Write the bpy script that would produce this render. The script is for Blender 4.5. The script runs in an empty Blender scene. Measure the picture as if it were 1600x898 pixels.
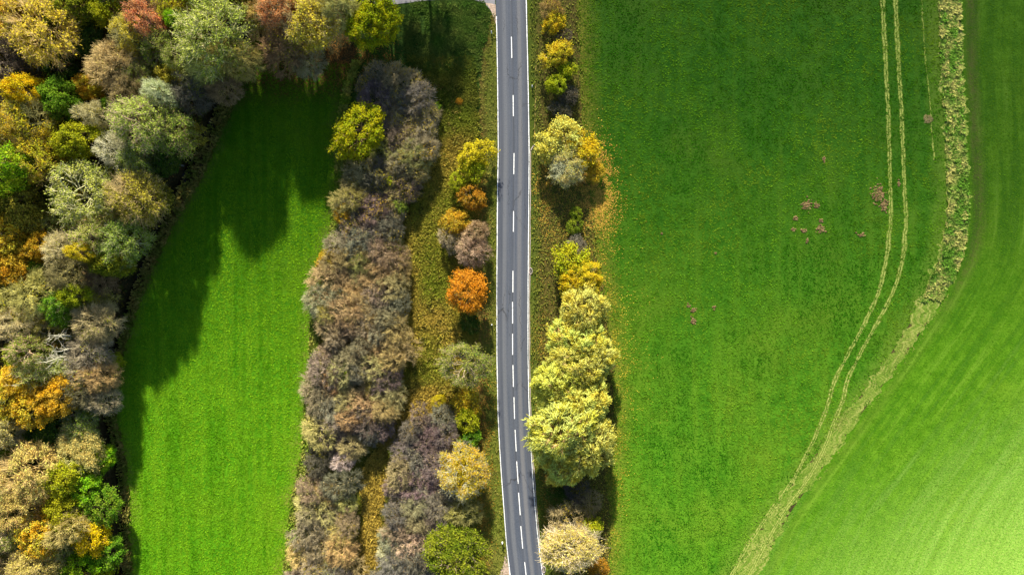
import bpy, math, random
import numpy as np

random.seed(4)
S = bpy.context.scene
COL = S.collection

# ------------------------------------------------------------------ camera, light
PX = 0.128                 # metres on the ground per photo pixel
CAM_H = 140.0
def gx(px): return (px - 800.0) * PX
def gy(py): return (449.0 - py) * PX

cam_d = bpy.data.cameras.new('camera')
cam_d.sensor_width = 36.0
cam_d.lens = 18.0 * CAM_H / (800 * PX)
cam_d.clip_start = 1.0
cam_d.clip_end = 9000.0
cam = bpy.data.objects.new('camera', cam_d)
cam.location = (0, 0, CAM_H)
COL.objects.link(cam)
S.camera = cam

SUN_EL = math.radians(26.0)
SUN_DX, SUN_DY = 0.10, -0.995          # the way the light travels over the ground
W = bpy.data.worlds.new('World')
S.world = W
W.use_nodes = True
wn = W.node_tree
sky = wn.nodes.new('ShaderNodeTexSky')
sky.sky_type = 'NISHITA'
sky.sun_disc = False
sky.sun_elevation = SUN_EL
sky.sun_rotation = math.atan2(-SUN_DX, -SUN_DY)
sky.altitude = 400
wn.links.new(sky.outputs[0], wn.nodes['Background'].inputs[0])
wn.nodes['Background'].inputs[1].default_value = 0.080
sd = bpy.data.lights.new('sun', 'SUN')
sd.energy = 5.0
sd.angle = math.radians(1.4)
sd.color = (1.0, 0.93, 0.79)
sun = bpy.data.objects.new('sun', sd)
from mathutils import Vector
n_ = math.hypot(SUN_DX, SUN_DY)
dvec = Vector((SUN_DX / n_ * math.cos(SUN_EL), SUN_DY / n_ * math.cos(SUN_EL), -math.sin(SUN_EL)))
sun.rotation_euler = dvec.to_track_quat('-Z', 'Y').to_euler()
sun.location = (-60, 150, 200)
COL.objects.link(sun)
vs = S.view_settings
vs.view_transform = 'Standard'
vs.look = 'None'
vs.exposure = 1.5
vs.gamma = 1.0
vs.use_curve_mapping = False
S.cycles.max_bounces = 5
S.cycles.diffuse_bounces = 3
S.cycles.transmission_bounces = 4
S.cycles.caustics_reflective = False
S.cycles.caustics_refractive = False

# ------------------------------------------------------------------ node helper
class Mat:
    def __init__(self, name):
        self.m = bpy.data.materials.new(name)
        self.m.use_nodes = True
        self.t = self.m.node_tree
        self.t.nodes.clear()
        self.out = self.t.nodes.new('ShaderNodeOutputMaterial')
    def n(self, typ, **kw):
        nd = self.t.nodes.new(typ)
        for k, v in kw.items():
            setattr(nd, k, v)
        return nd
    def put(self, sock, v):
        if isinstance(v, bpy.types.NodeSocket):
            self.t.links.new(v, sock)
        elif isinstance(v, (tuple, list)):
            v = tuple(v)
            if len(v) == 3 and sock.type == 'RGBA':
                v = v + (1.0,)
            sock.default_value = v
        else:
            sock.default_value = v
    def pos(self):
        return self.n('ShaderNodeNewGeometry').outputs['Position']
    def obj(self):
        return self.n('ShaderNodeTexCoord').outputs['Object']
    def attr(self, name, typ='GEOMETRY', out='Fac'):
        a = self.n('ShaderNodeAttribute', attribute_type=typ, attribute_name=name)
        return a.outputs[out]
    def scale(self, vec, s):
        x = self.n('ShaderNodeMapping')
        self.put(x.inputs['Vector'], vec)
        x.inputs['Scale'].default_value = s
        return x.outputs[0]
    def noise(self, vec, scale, detail=3.0, rough=0.55, out='Fac'):
        x = self.n('ShaderNodeTexNoise')
        self.put(x.inputs['Vector'], vec)
        x.inputs['Scale'].default_value = scale
        x.inputs['Detail'].default_value = detail
        x.inputs['Roughness'].default_value = rough
        return x.outputs[out]
    def math(self, op, a, b=0.0, clamp=False):
        x = self.n('ShaderNodeMath', operation=op, use_clamp=clamp)
        self.put(x.inputs[0], a)
        self.put(x.inputs[1], b)
        return x.outputs[0]
    def ss(self, v, lo, hi, a=0.0, b=1.0):
        x = self.n('ShaderNodeMapRange', interpolation_type='SMOOTHSTEP')
        self.put(x.inputs[0], v)
        for i, q in enumerate((lo, hi, a, b)):
            x.inputs[i + 1].default_value = q
        return x.outputs[0]
    def mix(self, f, a, b, mode='MIX'):
        x = self.n('ShaderNodeMix', data_type='RGBA', blend_type=mode)
        self.put(x.inputs[0], f)
        self.put(x.inputs[6], a)
        self.put(x.inputs[7], b)
        return x.outputs[2]
    def bump(self, h, strength, dist):
        x = self.n('ShaderNodeBump')
        self.put(x.inputs['Height'], h)
        x.inputs['Strength'].default_value = strength
        x.inputs['Distance'].default_value = dist
        return x.outputs[0]
    def diffuse(self, col, normal=None, rough=0.9, spec=0.15, drough=0.6):
        p = self.n('ShaderNodeBsdfPrincipled')
        self.put(p.inputs['Base Color'], col)
        self.put(p.inputs['Roughness'], rough)
        p.inputs['Specular IOR Level'].default_value = spec
        p.inputs['Diffuse Roughness'].default_value = drough
        if normal is not None:
            self.put(p.inputs['Normal'], normal)
        return p.outputs[0]
    def done(self, sh):
        self.t.links.new(sh, self.out.inputs[0])
        return self.m

def grass(name, dark, light, dry, dry_lo=0.5, dry_hi=0.8, dry_max=0.6, streak=None, extra=None, bump=0.5, fine=0.5):
    """sward: clumps, streaks along the mowing direction and drier patches"""
    M = Mat(name)
    p = M.pos()
    n1 = M.noise(p, 0.055, 4, 0.6)
    n2 = M.noise(p, 0.42, 6, 0.62)
    n3 = M.noise(p, 2.6, 5, 0.7)
    f = M.math('ADD', M.math('MULTIPLY', n2, 1.0 - fine), M.math('MULTIPLY', n3, fine))
    f = M.ss(f, 0.38, 0.64)
    c = M.mix(f, dark, light)
    if streak:
        st = M.noise(M.scale(p, streak), 1.0, 3, 0.6)
        c = M.mix(M.ss(st, 0.45, 0.72, 0, 0.55), c, M.mix(0.5, light, dry))
    d = M.math('ADD', M.math('MULTIPLY', n1, 0.75), M.math('MULTIPLY', n3, 0.25))
    c = M.mix(M.ss(d, dry_lo, dry_hi, 0, dry_max), c, dry)
    if extra:
        c = extra(M, c, p, n2, n3)
    hgt = M.math('ADD', n3, M.math('MULTIPLY', M.noise(p, 7.0, 3, 0.6), 0.6))
    nrm = M.bump(hgt, bump, 0.35)
    return M.done(M.diffuse(c, nrm, 0.95, 0.05, 1.0))

def simple(name, c1, c2, scale=3.0, rough=0.85, spec=0.2, bump=0.3, dist=0.05):
    M = Mat(name)
    o = M.obj()
    f = M.ss(M.noise(o, scale, 5, 0.65), 0.35, 0.68)
    return M.done(M.diffuse(M.mix(f, c1, c2), M.bump(M.noise(o, scale * 2, 4), bump, dist), rough, spec, 0.3))

# ------------------------------------------------------------------ mesh helpers
def mesh_np(name, verts, faces, mats, mat_idx=None, smooth=False):
    """faces: list of int arrays (n,k) of any width"""
    me = bpy.data.meshes.new(name)
    verts = np.asarray(verts, np.float32)
    me.vertices.add(len(verts))
    me.vertices.foreach_set('co', verts.ravel())
    faces = [np.asarray(f, np.int32) for f in faces if len(f)]
    loops = np.concatenate([f.ravel() for f in faces])
    tot = np.concatenate([np.full(len(f), f.shape[1], np.int32) for f in faces])
    start = np.concatenate([[0], np.cumsum(tot)[:-1]]).astype(np.int32)
    me.loops.add(len(loops))
    me.loops.foreach_set('vertex_index', loops)
    me.polygons.add(len(tot))
    me.polygons.foreach_set('loop_start', start)
    me.polygons.foreach_set('loop_total', tot)
    for m in mats:
        me.materials.append(m)
    if mat_idx is not None:
        me.polygons.foreach_set('material_index', np.asarray(mat_idx, np.int32))
    if smooth:
        me.polygons.foreach_set('use_smooth', np.ones(len(tot), bool))
    me.update(calc_edges=True)
    return me

def fattr(me, name, vals, domain='POINT'):
    a = me.attributes.new(name, 'FLOAT', domain)
    a.data.foreach_set('value', np.asarray(vals, np.float32))

def cattr(me, name, vals, domain='POINT'):
    a = me.attributes.new(name, 'FLOAT_COLOR', domain)
    v = np.ones((len(vals), 4), np.float32)
    v[:, :3] = vals
    a.data.foreach_set('color', v.ravel())

def link(name, me, parent=None):
    o = bpy.data.objects.new(name, me)
    COL.objects.link(o)
    if parent is not None:
        o.parent = parent
    return o

def tag(o, label=None, cat=None, group=None, kind=None):
    if label: o['label'] = label
    if cat: o['category'] = cat
    if group: o['group'] = group
    if kind: o['kind'] = kind
    return o

def empty(name, loc, rz=0.0):
    o = bpy.data.objects.new(name, None)
    o.empty_display_size = 0.5
    o.location = loc
    o.rotation_euler = (0, 0, rz)
    COL.objects.link(o)
    return o

def unit(v):
    return v / np.maximum(np.linalg.norm(v, axis=-1, keepdims=True), 1e-9)

def prisms(P0, P1, r0, r1, sides=3):
    """tapered sticks, joined into vertex/face arrays"""
    n = len(P0)
    d = unit(P1 - P0)
    ref = np.where(np.abs(d[:, 2:3]) > 0.9, np.array([[1.0, 0, 0]]), np.array([[0, 0, 1.0]]))
    u = unit(np.cross(d, ref))
    v = np.cross(d, u)
    a = np.arange(sides) * 2 * np.pi / sides
    ring = u[:, None, :] * np.cos(a)[None, :, None] + v[:, None, :] * np.sin(a)[None, :, None]
    r0 = np.broadcast_to(np.asarray(r0, float), (n,))
    r1 = np.broadcast_to(np.asarray(r1, float), (n,))
    A = P0[:, None, :] + ring * r0[:, None, None]
    B = P1[:, None, :] + ring * r1[:, None, None]
    V = np.concatenate([A, B], 1).reshape(-1, 3)
    base = np.arange(n)[:, None, None] * 2 * sides
    k = np.arange(sides)
    q = np.stack([k, (k + 1) % sides, (k + 1) % sides + sides, k + sides], 1)
    F = (base + q[None]).reshape(-1, 4)
    return V, F

def rhombs(C, U, V):
    n = len(C)
    vv = np.stack([C - U, C - V, C + U, C + V], 1).reshape(-1, 3)
    F = np.arange(n * 4).reshape(n, 4)
    return vv, F

# ------------------------------------------------------------------ curves in photo pixels
def curve(pts, smooth=18):
    pts = sorted(pts, key=lambda q: q[0])
    y = np.array([q[0] for q in pts], float)
    x = np.array([q[1] for q in pts], float)
    yy = np.arange(-1600, 2600, 2.0)
    xx = np.interp(yy, y, x)
    lo, hi = yy < y[0], yy > y[-1]
    xx[lo] = x[0] + (yy[lo] - y[0]) * (x[1] - x[0]) / (y[1] - y[0])
    xx[hi] = x[-1] + (yy[hi] - y[-1]) * (x[-1] - x[-2]) / (y[-1] - y[-2])
    k = np.ones(max(1, smooth)) / max(1, smooth)
    pad = len(k)
    for _ in range(2):
        ext = np.concatenate([xx[0] - (xx[1] - xx[0]) * np.arange(pad, 0, -1), xx, xx[-1] + (xx[-1] - xx[-2]) * np.arange(1, pad + 1)])
        xx = np.convolve(ext, k, 'same')[pad:-pad]
    return lambda q: np.interp(q, yy, xx)

def const(c): return lambda q: np.full(np.shape(q), float(c))
def off(f, d): return lambda q: f(q) + d

def wob(rng, n, amp):
    r = rng.normal(0, 1, n)
    for w in (3, 7):
        r = r + 1.6 * np.convolve(rng.normal(0, 1, n), np.ones(w) / math.sqrt(w), 'same')
    return r * amp / 2.5

def rows(y0, y1, step=4.0):
    inner = np.arange(max(y0, -80), min(y1, 980) + 0.01, step)
    out = []
    if y0 < -80: out.append(np.linspace(y0, -80 - step, max(2, int((-80 - y0) / 40))))
    out.append(inner)
    if y1 > 980: out.append(np.linspace(980 + step, y1, max(2, int((y1 - 980) / 40))))
    return np.concatenate(out)

def sheet(name, y0, y1, xl, xr, cols, z, mat, wobl=0.0, wobr=0.0, step=4.0, seed=1, parent=None, kind='structure', skirt=0.0):
    rng = np.random.default_rng(seed)
    py = rows(y0, y1, step)
    L = xl(py) + (wob(rng, len(py), wobl / PX) if wobl else 0)
    R = xr(py) + (wob(rng, len(py), wobr / PX) if wobr else 0)
    R = np.maximum(R, L + 0.3)
    t = np.linspace(0, 1, cols + 1)
    X = L[:, None] * (1 - t) + R[:, None] * t
    Y = np.repeat(py[:, None], cols + 1, 1)
    V = np.stack([gx(X), gy(Y), np.full_like(X, z)], -1)
    if skirt:
        V = np.concatenate([V[:, :1] - np.array([0, 0, skirt]), V, V[:, -1:] - np.array([0, 0, skirt])], 1)
    nc = V.shape[1]
    nr = len(py)
    idx = np.arange(nr * nc).reshape(nr, nc)
    F = np.stack([idx[1:, :-1], idx[1:, 1:], idx[:-1, 1:], idx[:-1, :-1]], -1).reshape(-1, 4)
    me = mesh_np(name, V.reshape(-1, 3), [F], [mat])
    DL = (X - L[:, None]) * PX
    DR = (R[:, None] - X) * PX
    if skirt:
        DL = np.concatenate([DL[:, :1], DL, DL[:, -1:]], 1)
        DR = np.concatenate([DR[:, :1], DR, DR[:, -1:]], 1)
    fattr(me, 'dl', DL.ravel())
    fattr(me, 'dr', DR.ravel())
    AL = np.repeat((np.concatenate([[0], np.cumsum(np.hypot(np.diff((L + R) / 2), np.diff(py)))]) * PX)[:, None], nc, 1)
    fattr(me, 'along', AL.ravel())
    o = link(name, me, parent)
    if kind: o['kind'] = kind
    return o

# ------------------------------------------------------------------ the lie of the land
ditch = curve([(-60, 420), (60, 372), (120, 352), (200, 322), (260, 290), (330, 258), (400, 226), (450, 204), (520, 184), (590, 166), (650, 160), (700, 176), (760, 184), (830, 186), (898, 187), (980, 190)])
mead_l = curve([(-60, 470), (100, 392), (150, 364), (200, 342), (290, 302), (350, 264), (420, 232), (480, 208), (560, 184), (640, 172), (700, 188), (760, 194), (898, 199)])
mead_r = curve([(-60, 560), (90, 560), (150, 540), (210, 530), (290, 532), (380, 520), (420, 496), (560, 490), (640, 482), (700, 480), (780, 462), (898, 450)])
road_l = curve([(-60, 773), (0, 774.5), (100, 776.5), (225, 777.8), (337, 776.3), (450, 775.5), (560, 775.8), (640, 777.4), (675, 778.8), (730, 782), (786, 786.3), (840, 790), (898, 796.5)], 12)
road_r = curve([(-60, 821.5), (0, 823.2), (112, 825.8), (225, 827.8), (337, 827), (450, 826), (560, 826), (630, 827.5), (680, 829.5), (730, 832.6), (786, 836.6), (840, 841.6), (898, 849)], 12)
field_l = curve([(-60, 898), (0, 900), (225, 912), (330, 925), (450, 938), (560, 956), (670, 960), (780, 952), (898, 950)])
strip_l = curve([(-60, 1466), (0, 1468), (100, 1472), (200, 1478), (300, 1482), (350, 1481), (400, 1470), (430, 1458), (480, 1435), (520, 1411), (560, 1385), (600, 1358), (650, 1318), (700, 1281), (750, 1241), (800, 1203), (850, 1168), (898, 1138)], 16)
strip_r = curve([(-60, 1500), (0, 1500), (100, 1501), (200, 1506), (300, 1512), (350, 1512), (400, 1502), (430, 1489), (480, 1463), (520, 1437), (560, 1408), (600, 1379), (650, 1341), (700, 1306), (750, 1269), (800, 1233), (850, 1206), (898, 1183)], 16)

# ground: one sheet out to the horizon, with the ditch cut into it
floor_mat = grass('woodland_floor', (0.022, 0.024, 0.008), (0.075, 0.062, 0.022), (0.13, 0.085, 0.035), 0.42, 0.7, 0.8)
bank_mat_dark = None
xs = np.unique(np.concatenate([[-6000, -2500, -900, -400, -200, -140], np.arange(-112, -104, 4.0), np.arange(-104, -44, 0.6), np.arange(-44, 116, 8.0), [140, 200, 400, 900, 2500, 6000]]))
ys = np.unique(np.concatenate([[-6000, -2500, -900, -400, -200, -120], np.arange(-80, 80.1, 1.25), [120, 200, 400, 900, 2500, 6000]]))
GX, GY = np.meshgrid(xs, ys)
dx = np.abs(GX - gx(ditch(449 - GY / PX)))
dep = -1.5 * np.clip(1.25 - dx / 1.7, 0, 1) ** 1.0
dep *= (np.abs(GY) < 90)
idx = np.arange(GX.size).reshape(GX.shape)
F = np.stack([idx[:-1, :-1], idx[:-1, 1:], idx[1:, 1:], idx[1:, :-1]], -1).reshape(-1, 4)
tag(link('ground', mesh_np('ground', np.stack([GX, GY, dep], -1).reshape(-1, 3), [F], [floor_mat])), kind='structure')
Mw = Mat('ditch_water')
pw = Mw.n('ShaderNodeBsdfPrincipled')
pw.inputs['Base Color'].default_value = (0.012, 0.012, 0.009, 1)
pw.inputs['Roughness'].default_value = 0.12
Mw.put(pw.inputs['Normal'], Mw.bump(Mw.noise(Mw.pos(), 3.0, 3), 0.15, 0.05))
sheet('ditch_water', -80, 980, off(ditch, -6), off(ditch, 6), 2, -1.15, Mw.done(pw.outputs[0]))

# left meadow
def meadow_extra(M, c, p, n2, n3):
    r = M.ss(M.math('ADD', M.attr('dr'), M.math('MULTIPLY', n2, -3.0)), 2.2, -1.2)
    c = M.mix(M.math('MULTIPLY', r, 0.7), c, (0.20, 0.21, 0.03))
    l = M.ss(M.math('ADD', M.attr('dl'), M.math('MULTIPLY', n2, -4.0)), 1.5, -2.0)
    c = M.mix(M.math('MULTIPLY', l, 0.7), c, (0.17, 0.17, 0.03))
    y = M.n('ShaderNodeSeparateXYZ')
    M.put(y.inputs[0], p)
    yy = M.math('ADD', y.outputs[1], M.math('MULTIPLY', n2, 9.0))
    c = M.mix(M.ss(yy, -30, 36), c, M.mix(1.0, c, (0.56, 0.60, 0.75), 'MULTIPLY'))  # shade towards the top is painted into the grass colour
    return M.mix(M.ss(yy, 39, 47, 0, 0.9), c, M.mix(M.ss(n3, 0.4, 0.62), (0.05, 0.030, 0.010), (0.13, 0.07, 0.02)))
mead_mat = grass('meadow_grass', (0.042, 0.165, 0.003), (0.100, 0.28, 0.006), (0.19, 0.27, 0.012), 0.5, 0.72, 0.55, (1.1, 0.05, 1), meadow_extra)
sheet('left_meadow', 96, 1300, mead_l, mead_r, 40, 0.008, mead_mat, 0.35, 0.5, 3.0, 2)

# rough grass between thicket and road
def rough_extra(M, c, p, n2, n3):
    y = M.n('ShaderNodeSeparateXYZ')
    M.put(y.inputs[0], p)
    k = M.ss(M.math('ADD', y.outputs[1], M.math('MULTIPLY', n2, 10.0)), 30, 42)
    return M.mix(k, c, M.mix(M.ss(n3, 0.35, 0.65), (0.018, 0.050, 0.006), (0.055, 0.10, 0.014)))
rough_mat = grass('rough_grass', (0.060, 0.068, 0.008), (0.17, 0.17, 0.018), (0.25, 0.15, 0.02), 0.44, 0.66, 0.65, None, rough_extra, 0.8)
rough_l = curve([(-30, 560), (90, 556), (150, 540), (210, 530), (290, 532), (380, 520), (420, 496), (560, 490), (640, 482), (700, 480), (780, 462), (898, 450)])
sheet('rough_grassland', -20, 1300, off(rough_l, -3), road_l, 24, 0.004, rough_mat, 0.3, 0, 4.0, 3)

# mown verges
def verge_extra(M, c, p, n2, n3):
    k = M.ss(M.math('ADD', M.attr('dl'), M.math('MULTIPLY', n2, 3.0)), 3.4, 1.0)
    return M.mix(M.math('MULTIPLY', k, 0.75), c, M.mix(M.ss(n3, 0.4, 0.6), (0.10, 0.055, 0.018), (0.20, 0.115, 0.03)))
verge_mat = grass('verge_grass', (0.075, 0.095, 0.012), (0.16, 0.18, 0.024), (0.24, 0.18, 0.045), 0.46, 0.7, 0.6, None, verge_extra)
verge_l = curve([(20, 768), (60, 752), (120, 748), (220, 752), (300, 754), (400, 748), (560, 748), (640, 752), (700, 750), (760, 752), (898, 758)])
sheet('left_verge', 24, 1300, verge_l, road_l, 5, 0.010, verge_mat, 0.35, 0, 4.0, 4)
def verge_r_extra(M, c, p, n2, n3):
    k = M.ss(M.math('ADD', M.attr('dl'), M.math('MULTIPLY', n2, 4.0)), 2.6, 5.0)
    c = M.mix(M.math('MULTIPLY', k, 0.85), c, M.mix(M.ss(n3, 0.4, 0.62), (0.055, 0.05, 0.012), (0.16, 0.11, 0.03)))
    return c
verge_r_mat = grass('hedge_bank_grass', (0.055, 0.085, 0.010), (0.12, 0.155, 0.020), (0.20, 0.16, 0.035), 0.48, 0.7, 0.5, None, verge_r_extra)
sheet('right_verge', -900, 1700, road_r, off(field_l, 3), 14, 0.006, verge_r_mat, 0, 0, 4.0, 5)

# big field right of the road
def field_extra(M, c, p, n2, n3):
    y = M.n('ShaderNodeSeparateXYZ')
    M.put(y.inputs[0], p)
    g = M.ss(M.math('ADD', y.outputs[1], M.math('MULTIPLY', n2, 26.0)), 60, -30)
    c = M.mix(g, M.mix(1.0, c, (0.46, 0.52, 0.65), 'MULTIPLY'), M.mix(1.0, c, (1.2, 1.08, 1.0), 'MULTIPLY'))  # light falloff up the field is painted into the colour as a multiplier
    e = M.ss(M.math('ADD', M.attr('dl'), M.math('MULTIPLY', n2, -5.0)), 2.5, -3.0)
    c = M.mix(M.math('MULTIPLY', e, 0.75), c, M.mix(M.ss(n3, 0.4, 0.62), (0.09, 0.11, 0.012), (0.26, 0.22, 0.03)))
    r = M.ss(M.math('ADD', M.attr('dr'), M.math('MULTIPLY', n2, -3.0)), 3.2, -0.8)
    c = M.mix(M.math('MULTIPLY', r, 0.4), c, (0.14, 0.20, 0.025))
    return c
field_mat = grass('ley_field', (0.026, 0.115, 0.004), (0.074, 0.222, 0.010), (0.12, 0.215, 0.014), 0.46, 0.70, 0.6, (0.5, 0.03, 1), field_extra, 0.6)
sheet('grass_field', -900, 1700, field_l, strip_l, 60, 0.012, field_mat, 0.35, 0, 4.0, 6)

# field beyond the strip
def far_extra(M, c, p, n2, n3):
    dl = M.attr('dl')
    soil = M.math('MULTIPLY', M.ss(dl, 0.6, 1.8), M.ss(dl, 4.6, 2.2))
    y = M.n('ShaderNodeSeparateXYZ')
    M.put(y.inputs[0], p)
    up = M.ss(y.outputs[1], -10, 12, 0.35, 1.0)
    c = M.mix(M.math('MULTIPLY', M.math('MULTIPLY', soil, up), M.ss(n2, 0.3, 0.65, 0.25, 0.8)), c, (0.10, 0.105, 0.022))
    st = M.n('ShaderNodeCombineXYZ')
    M.put(st.inputs[0], M.math('MULTIPLY', dl, 0.55))
    M.put(st.inputs[1], M.math('MULTIPLY', M.attr('along'), 0.035))
    s = M.noise(st.outputs[0], 1.0, 4, 0.6)
    c = M.mix(M.ss(s, 0.49, 0.60, 0, 0.7), c, M.mix(0.5, c, (0.02, 0.09, 0.004)))
    c = M.mix(M.ss(s, 0.47, 0.30, 0, 0.45), c, (0.17, 0.31, 0.025))
    light_ramp = M.ss(M.math('ADD', y.outputs[1], M.math('MULTIPLY', n2, 18.0)), -12, 34)  # painted light falloff: mask rises towards the darkened top
    c = M.mix(light_ramp, c, M.mix(1.0, c, (0.52, 0.54, 0.7), 'MULTIPLY'))
    thin = M.ss(M.math('ADD', M.math('ADD', M.math('MULTIPLY', dl, 0.7), M.math('MULTIPLY', y.outputs[1], -0.6)), M.math('MULTIPLY', s, 70.0)), 58, 118)  # sparse pale crop and the corner's bright glow, both put into the colour
    return M.mix(M.math('MULTIPLY', thin, 0.75), c, M.mix(M.ss(n3, 0.38, 0.64), (0.20, 0.40, 0.045), (0.36, 0.49, 0.10)))
far_mat = grass('young_crop', (0.044, 0.138, 0.003), (0.098, 0.228, 0.009), (0.14, 0.225, 0.012), 0.5, 0.72, 0.4, None, far_extra, 0.45)
sheet('crop_field', -900, 1700, strip_r, const(3200), 90, 0.012, far_mat, 0, 0, 4.0, 7)

# straw-and-weed strip with the worn track
def strip_extra(M, c, p, n2, n3):
    dl = M.attr('dl')
    st = M.n('ShaderNodeCombineXYZ')
    M.put(st.inputs[0], M.math('MULTIPLY', dl, 1.5))
    M.put(st.inputs[1], M.math('MULTIPLY', M.attr('along'), 0.10))
    s = M.noise(st.outputs[0], 1.0, 4, 0.65)
    c = M.mix(M.ss(s, 0.44, 0.58, 0, 0.85), c, M.mix(M.ss(n3, 0.4, 0.6), (0.24, 0.27, 0.05), (0.38, 0.37, 0.11)))
    y = M.n('ShaderNodeSeparateXYZ')
    M.put(y.inputs[0], p)
    low = M.ss(M.math('ADD', y.outputs[1], M.math('MULTIPLY', n2, 10.0)), 8, -8, 0, 0.62)
    return M.mix(M.math('MULTIPLY', low, M.ss(s, 0.62, 0.46, 0.35, 1.0)), c, M.mix(M.ss(n3, 0.35, 0.65), (0.065, 0.16, 0.008), (0.13, 0.225, 0.018)))
strip_mat = grass('worn_strip', (0.085, 0.16, 0.014), (0.20, 0.29, 0.04), (0.32, 0.31, 0.08), 0.42, 0.65, 0.6, None, strip_extra, 0.7)
sheet('field_strip', -900, 1700, off(strip_l, -2), off(strip_r, 2), 10, 0.018, strip_mat, 0.5, 0.5, 3.0, 8)

# tyre tracks pressed into the field
def track_mat():
    M = Mat('pressed_grass')
    p = M.pos()
    u, a = M.attr('dl'), M.attr('along')
    n3 = M.noise(p, 2.8, 4, 0.65)
    w = M.attr('dr')
    tot = M.math('ADD', u, w)
    t = M.math('DIVIDE', u, tot)
    two = M.math('ABSOLUTE', M.math('SUBTRACT', M.math('ABSOLUTE', M.math('SUBTRACT', t, 0.5)), 0.24))
    lug = M.math('SINE', M.math('MULTIPLY', a, 17.0))
    line = M.ss(M.math('ADD', two, M.math('MULTIPLY', n3, 0.10)), 0.20, 0.10)
    line = M.math('MULTIPLY', line, M.ss(M.math('ADD', lug, M.math('MULTIPLY', n3, 2.0)), 0.0, 1.6, 0.35, 0.9))
    c = M.mix(M.ss(n3, 0.35, 0.65), (0.085, 0.13, 0.014), (0.17, 0.22, 0.035))
    c = M.mix(line, c, M.mix(M.ss(n3, 0.4, 0.6), (0.24, 0.31, 0.06), (0.40, 0.41, 0.12)))
    return M.done(M.diffuse(c, M.bump(n3, 0.5, 0.1), 0.95, 0.05, 1.0))
tm = track_mat()
tl = curve([(-60, 1378), (0, 1379.5), (100, 1384), (200, 1388.5), (300, 1391.5), (340, 1391), (400, 1386), (445, 1376), (480, 1362), (520, 1343), (555, 1322), (590, 1305), (615, 1297), (640, 1290), (680, 1274), (740, 1244), (800, 1201), (850, 1167), (898, 1142)], 10)
tr = curve([(-60, 1398), (0, 1399.5), (80, 1403), (180, 1408.5), (280, 1413), (340, 1415), (400, 1412), (440, 1401), (480, 1383), (520, 1361), (555, 1341), (590, 1324), (620, 1318), (645, 1308), (690, 1291), (720, 1278), (750, 1260), (800, 1223), (850, 1194), (898, 1170)], 10)
for f, e in ((tl, 1000), (tr, 1000)):
    o = sheet('tyre_track', -900, e, off(f, -3.6), off(f, 3.6), 6, 0.022, tm, 0.08, 0.08, 3.0, 9)
tf = curve([(-60, 1436), (0, 1440), (100, 1447), (170, 1454), (300, 1463)], 10)
sheet('tyre_track', -900, 250, off(tf, -0.9), off(tf, 0.9), 4, 0.022, tm, 0.1, 0.1, 3.0, 10)

# ------------------------------------------------------------------ road
def asphalt():
    M = Mat('asphalt')
    p = M.pos()
    u, a = M.attr('dl'), M.attr('along')
    n = M.noise(p, 6.0, 5, 0.7)
    st = M.n('ShaderNodeCombineXYZ')
    M.put(st.inputs[0], M.math('MULTIPLY', u, 1.6))
    M.put(st.inputs[1], M.math('MULTIPLY', a, 0.03))
    s = M.noise(st.outputs[0], 1.0, 4, 0.6)
    c = M.mix(M.ss(n, 0.3, 0.7), (0.042, 0.051, 0.070), (0.072, 0.084, 0.108))
    c = M.mix(M.ss(s, 0.35, 0.7, 0, 0.5), c, (0.110, 0.117, 0.132))
    def band(x, w, col, k):
        f = M.ss(M.math('ABSOLUTE', M.math('SUBTRACT', M.math('ADD', u, M.math('MULTIPLY', M.math('SUBTRACT', s, 0.5), 0.35)), x)), w, w * 0.25)
        return M.math('MULTIPLY', f, M.math('MULTIPLY', M.ss(n, 0.25, 0.7, 0.5, 1.0), k)), col
    for x, w, col, k in ((1.58, 0.62, (0.135, 0.138, 0.145), 0.7), (4.55, 0.62, (0.15, 0.146, 0.146), 0.75), (0.9, 0.5, (0.05, 0.052, 0.06), 0.4), (5.7, 0.5, (0.055, 0.057, 0.066), 0.45), (3.1, 0.3, (0.05, 0.052, 0.06), 0.35)):
        f, cc = band(x, w, col, k)
        c = M.mix(f, c, cc)
    # cracks and sealed seams
    wv = M.n('ShaderNodeTexVoronoi', feature='DISTANCE_TO_EDGE')
    M.put(wv.inputs['Vector'], M.math('ADD', 0, 0))
    vv = M.n('ShaderNodeCombineXYZ')
    M.put(vv.inputs[0], M.math('ADD', M.math('MULTIPLY', u, 0.32), M.math('MULTIPLY', M.noise(p, 0.8, 4), 0.5)))
    M.put(vv.inputs[1], M.math('ADD', M.math('MULTIPLY', a, 0.075), M.math('MULTIPLY', M.noise(p, 0.9, 4), 0.2)))
    M.put(wv.inputs['Vector'], vv.outputs[0])
    wv.inputs['Scale'].default_value = 1.0
    crack = M.math('MULTIPLY', M.ss(wv.outputs['Distance'], 0.020, 0.004), M.ss(M.noise(p, 0.09, 3), 0.46, 0.62))
    c = M.mix(M.math('MULTIPLY', crack, 0.85), c, (0.025, 0.026, 0.03))
    seam = M.ss(M.math('ABSOLUTE', M.math('SUBTRACT', u, M.math('ADD', 3.22, M.math('MULTIPLY', s, 0.06)))), 0.10, 0.03)
    c = M.mix(M.math('MULTIPLY', seam, M.ss(M.noise(p, 0.05, 2), 0.4, 0.55, 0.1, 0.75)), c, (0.03, 0.031, 0.036))
    return M.done(M.diffuse(c, M.bump(n, 0.25, 0.02), 0.85, 0.3, 0.3))
asph = asphalt()
road = sheet('road', -900, 1700, road_l, road_r, 10, 0.05, asph, skirt=0.06)
Mp = Mat('road_paint')
pn = Mp.noise(Mp.pos(), 3.0, 5, 0.7)
cp = Mp.mix(Mp.ss(pn, 0.30, 0.52), (0.34, 0.34, 0.34), (0.80, 0.80, 0.78))
paint = Mp.done(Mp.diffuse(cp, None, 0.6, 0.3, 0.1))
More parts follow.
